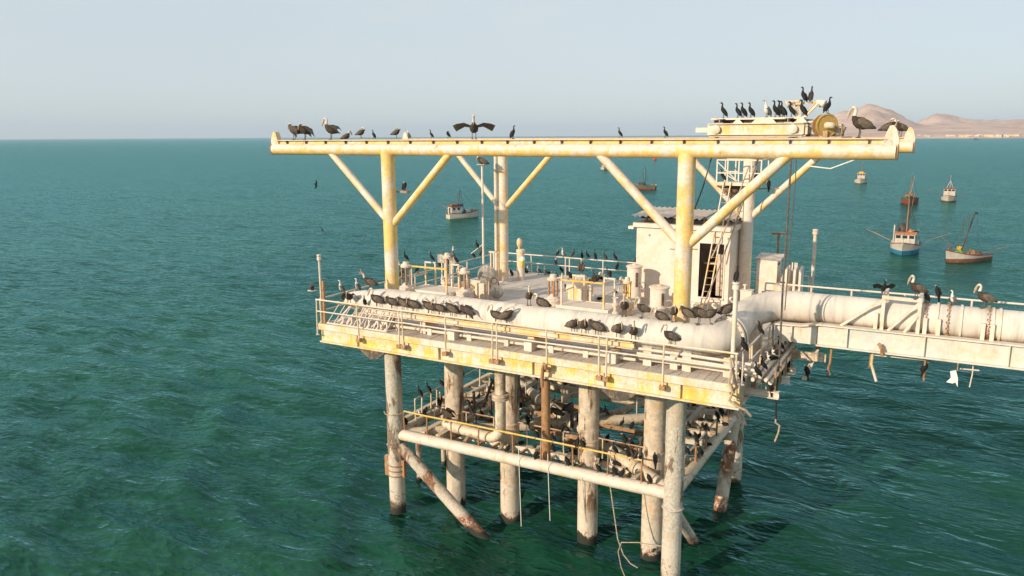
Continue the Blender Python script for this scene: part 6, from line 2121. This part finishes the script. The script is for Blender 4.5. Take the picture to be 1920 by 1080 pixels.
BM = {}
for k in POSE:
    BM[k] = pelican(k) if k[0] == 'P' else flyer(k) if k[0] == 'F' else cormorant(k)
rb = random.Random(21)
ROW = {'gf': ('front gantry beam', 0, 'its craneless end'), 'gb': ('back gantry beam', 0, 'its craneless end'), 'tr': ('crane carriage', 0, 'its bumper'),
       'lg': ('pipe ledge', 0, 'the tapered end'), 'pt': ('fat pipe crown', 0, 'the tapered end'), 'br': ('back guard rail', 0, 'the back column'),
       'dk': ('open deck', 0, 'the lantern cylinder'), 'lf1': ('lower front rail', 0, 'the diagonal strut'), 'lf2': ('lower rail by the slim piles', 1, 'the front leg'), 'lf3': ('lower rail by the leaning strut', 1, 'the front leg'),
       'lp1': ('lower front brace', 0, 'the diagonal strut'), 'lp2': ('joist behind the front brace', 0, 'the strut'), 'lb': ('back lower bracing', 0, 'the slim piles'),
       'rr': ('side rail', 1, 'the corner post'), 'sp': ('side pipe bundle', 1, 'the corner post'), 'lr': ('joists by the leaning strut', 1, 'the front leg'), 'lx': ('inner lower bracing', 0, 'the slim piles'),
       'lj': ('inner lower rail', 0, 'the slim piles'), 'lk1': ('front rusty joist', 0, 'the slim piles'), 'lk2': ('middle rusty joist', 0, 'the slim piles'), 'lk3': ('rearmost cross rail', 0, 'the slim piles'), 'lh': ('deck side rail', 1, 'the corner mast'),
       'lp': ('outer lower brace', 0, 'the slim piles'), 'st': ('step stand hoops', 0, 'the yellow column'), 'el': ('pipe elbow', 0, 'the main pipe'), 'hg': ('scrap under the bridge', 0, 'the platform'), 'sb': ('stub beams', 1, 'the corner post')}
ORD = 'first second third fourth fifth sixth seventh eighth ninth tenth eleventh twelfth thirteenth fourteenth fifteenth sixteenth seventeenth eighteenth nineteenth twentieth twenty-first twenty-second twenty-third twenty-fourth twenty-fifth twenty-sixth twenty-seventh twenty-eighth twenty-ninth thirtieth'.split()


def row_of(r):
    k, x, y, z, h, g = r
    if g == 'lf':
        return 'lf1' if y == 2.3 else 'lf2' if x == 2.2 else 'lf3'
    if g == 'lp':
        return 'lp1' if y == 2.3 else 'lp2' if y == 4.2 else 'lp'
    return g


SHORT = {'Pu': 'pelican, neck up', 'Pu2': 'pelican, wings half open', 'Px': 'pelican, wings spread wide', 'Pw': 'pelican, opened wings drooping', 'Pp': 'pelican preening', 'Ph': 'hunched pelican', 'Ps': 'sitting pelican', 'Pl': 'pelican lying flat', 'Pc': 'pale headed pelican',
         'Pg': 'gaping pelican', 'Cu': 'upright black cormorant', 'Cw': 'upright brown cormorant', 'Ct': 'tucked cormorant', 'Cs': 'lying cormorant', 'Ch': 'hunched cormorant', 'Cf': 'cormorant drying its wings', 'Bw': 'white breasted bird', 'Ff': 'dark slim bird', 'Fg': 'dark winged white bird'}
rows = {}
for i, r in enumerate(BIRDS):
    rows.setdefault(row_of(r), []).append(i)
LAB = {}
for g, ids in rows.items():
    if g in ROW:
        nm, ax, frm = ROW[g]
        for q, i in enumerate(sorted(ids, key=lambda i: BIRDS[i][1 + ax])):
            LAB[i] = SHORT[BIRDS[i][0]] + ', ' + ORD[min(q, 29)] + ' on the ' + nm + ' from ' + frm
for i, (k, x, y, z, h, g) in enumerate(BIRDS):
    name = 'pelican' if k[0] == 'P' else 'flying_bird' if k[0] == 'F' else 'seabird' if k == 'Bw' else 'cormorant'
    o = link(name, BM[k], None, (x, y, z - 0.006), R(h + (rb.uniform(-14, 14) if k[0] != 'F' else 0)))
    s = rb.uniform(0.93, 1.08) * (0.62 if k == 'Fg' else 0.8 if k[0] == 'C' else 0.82 if k == 'Bw' else 0.95 if g == 'gf' else 0.85)
    o.scale = (s, s, s)
    if k == 'Ff':
        o.rotation_euler = (R(62) if x > -40 else R(-40), R(25), R(h + 40))
    lab = LAB.get(i, POSE[k] + ' ' + PLACE[g])
    tag(o, lab, 'bird' if name in ('flying_bird', 'seabird') else name, 'birds ' + PLACE[g])
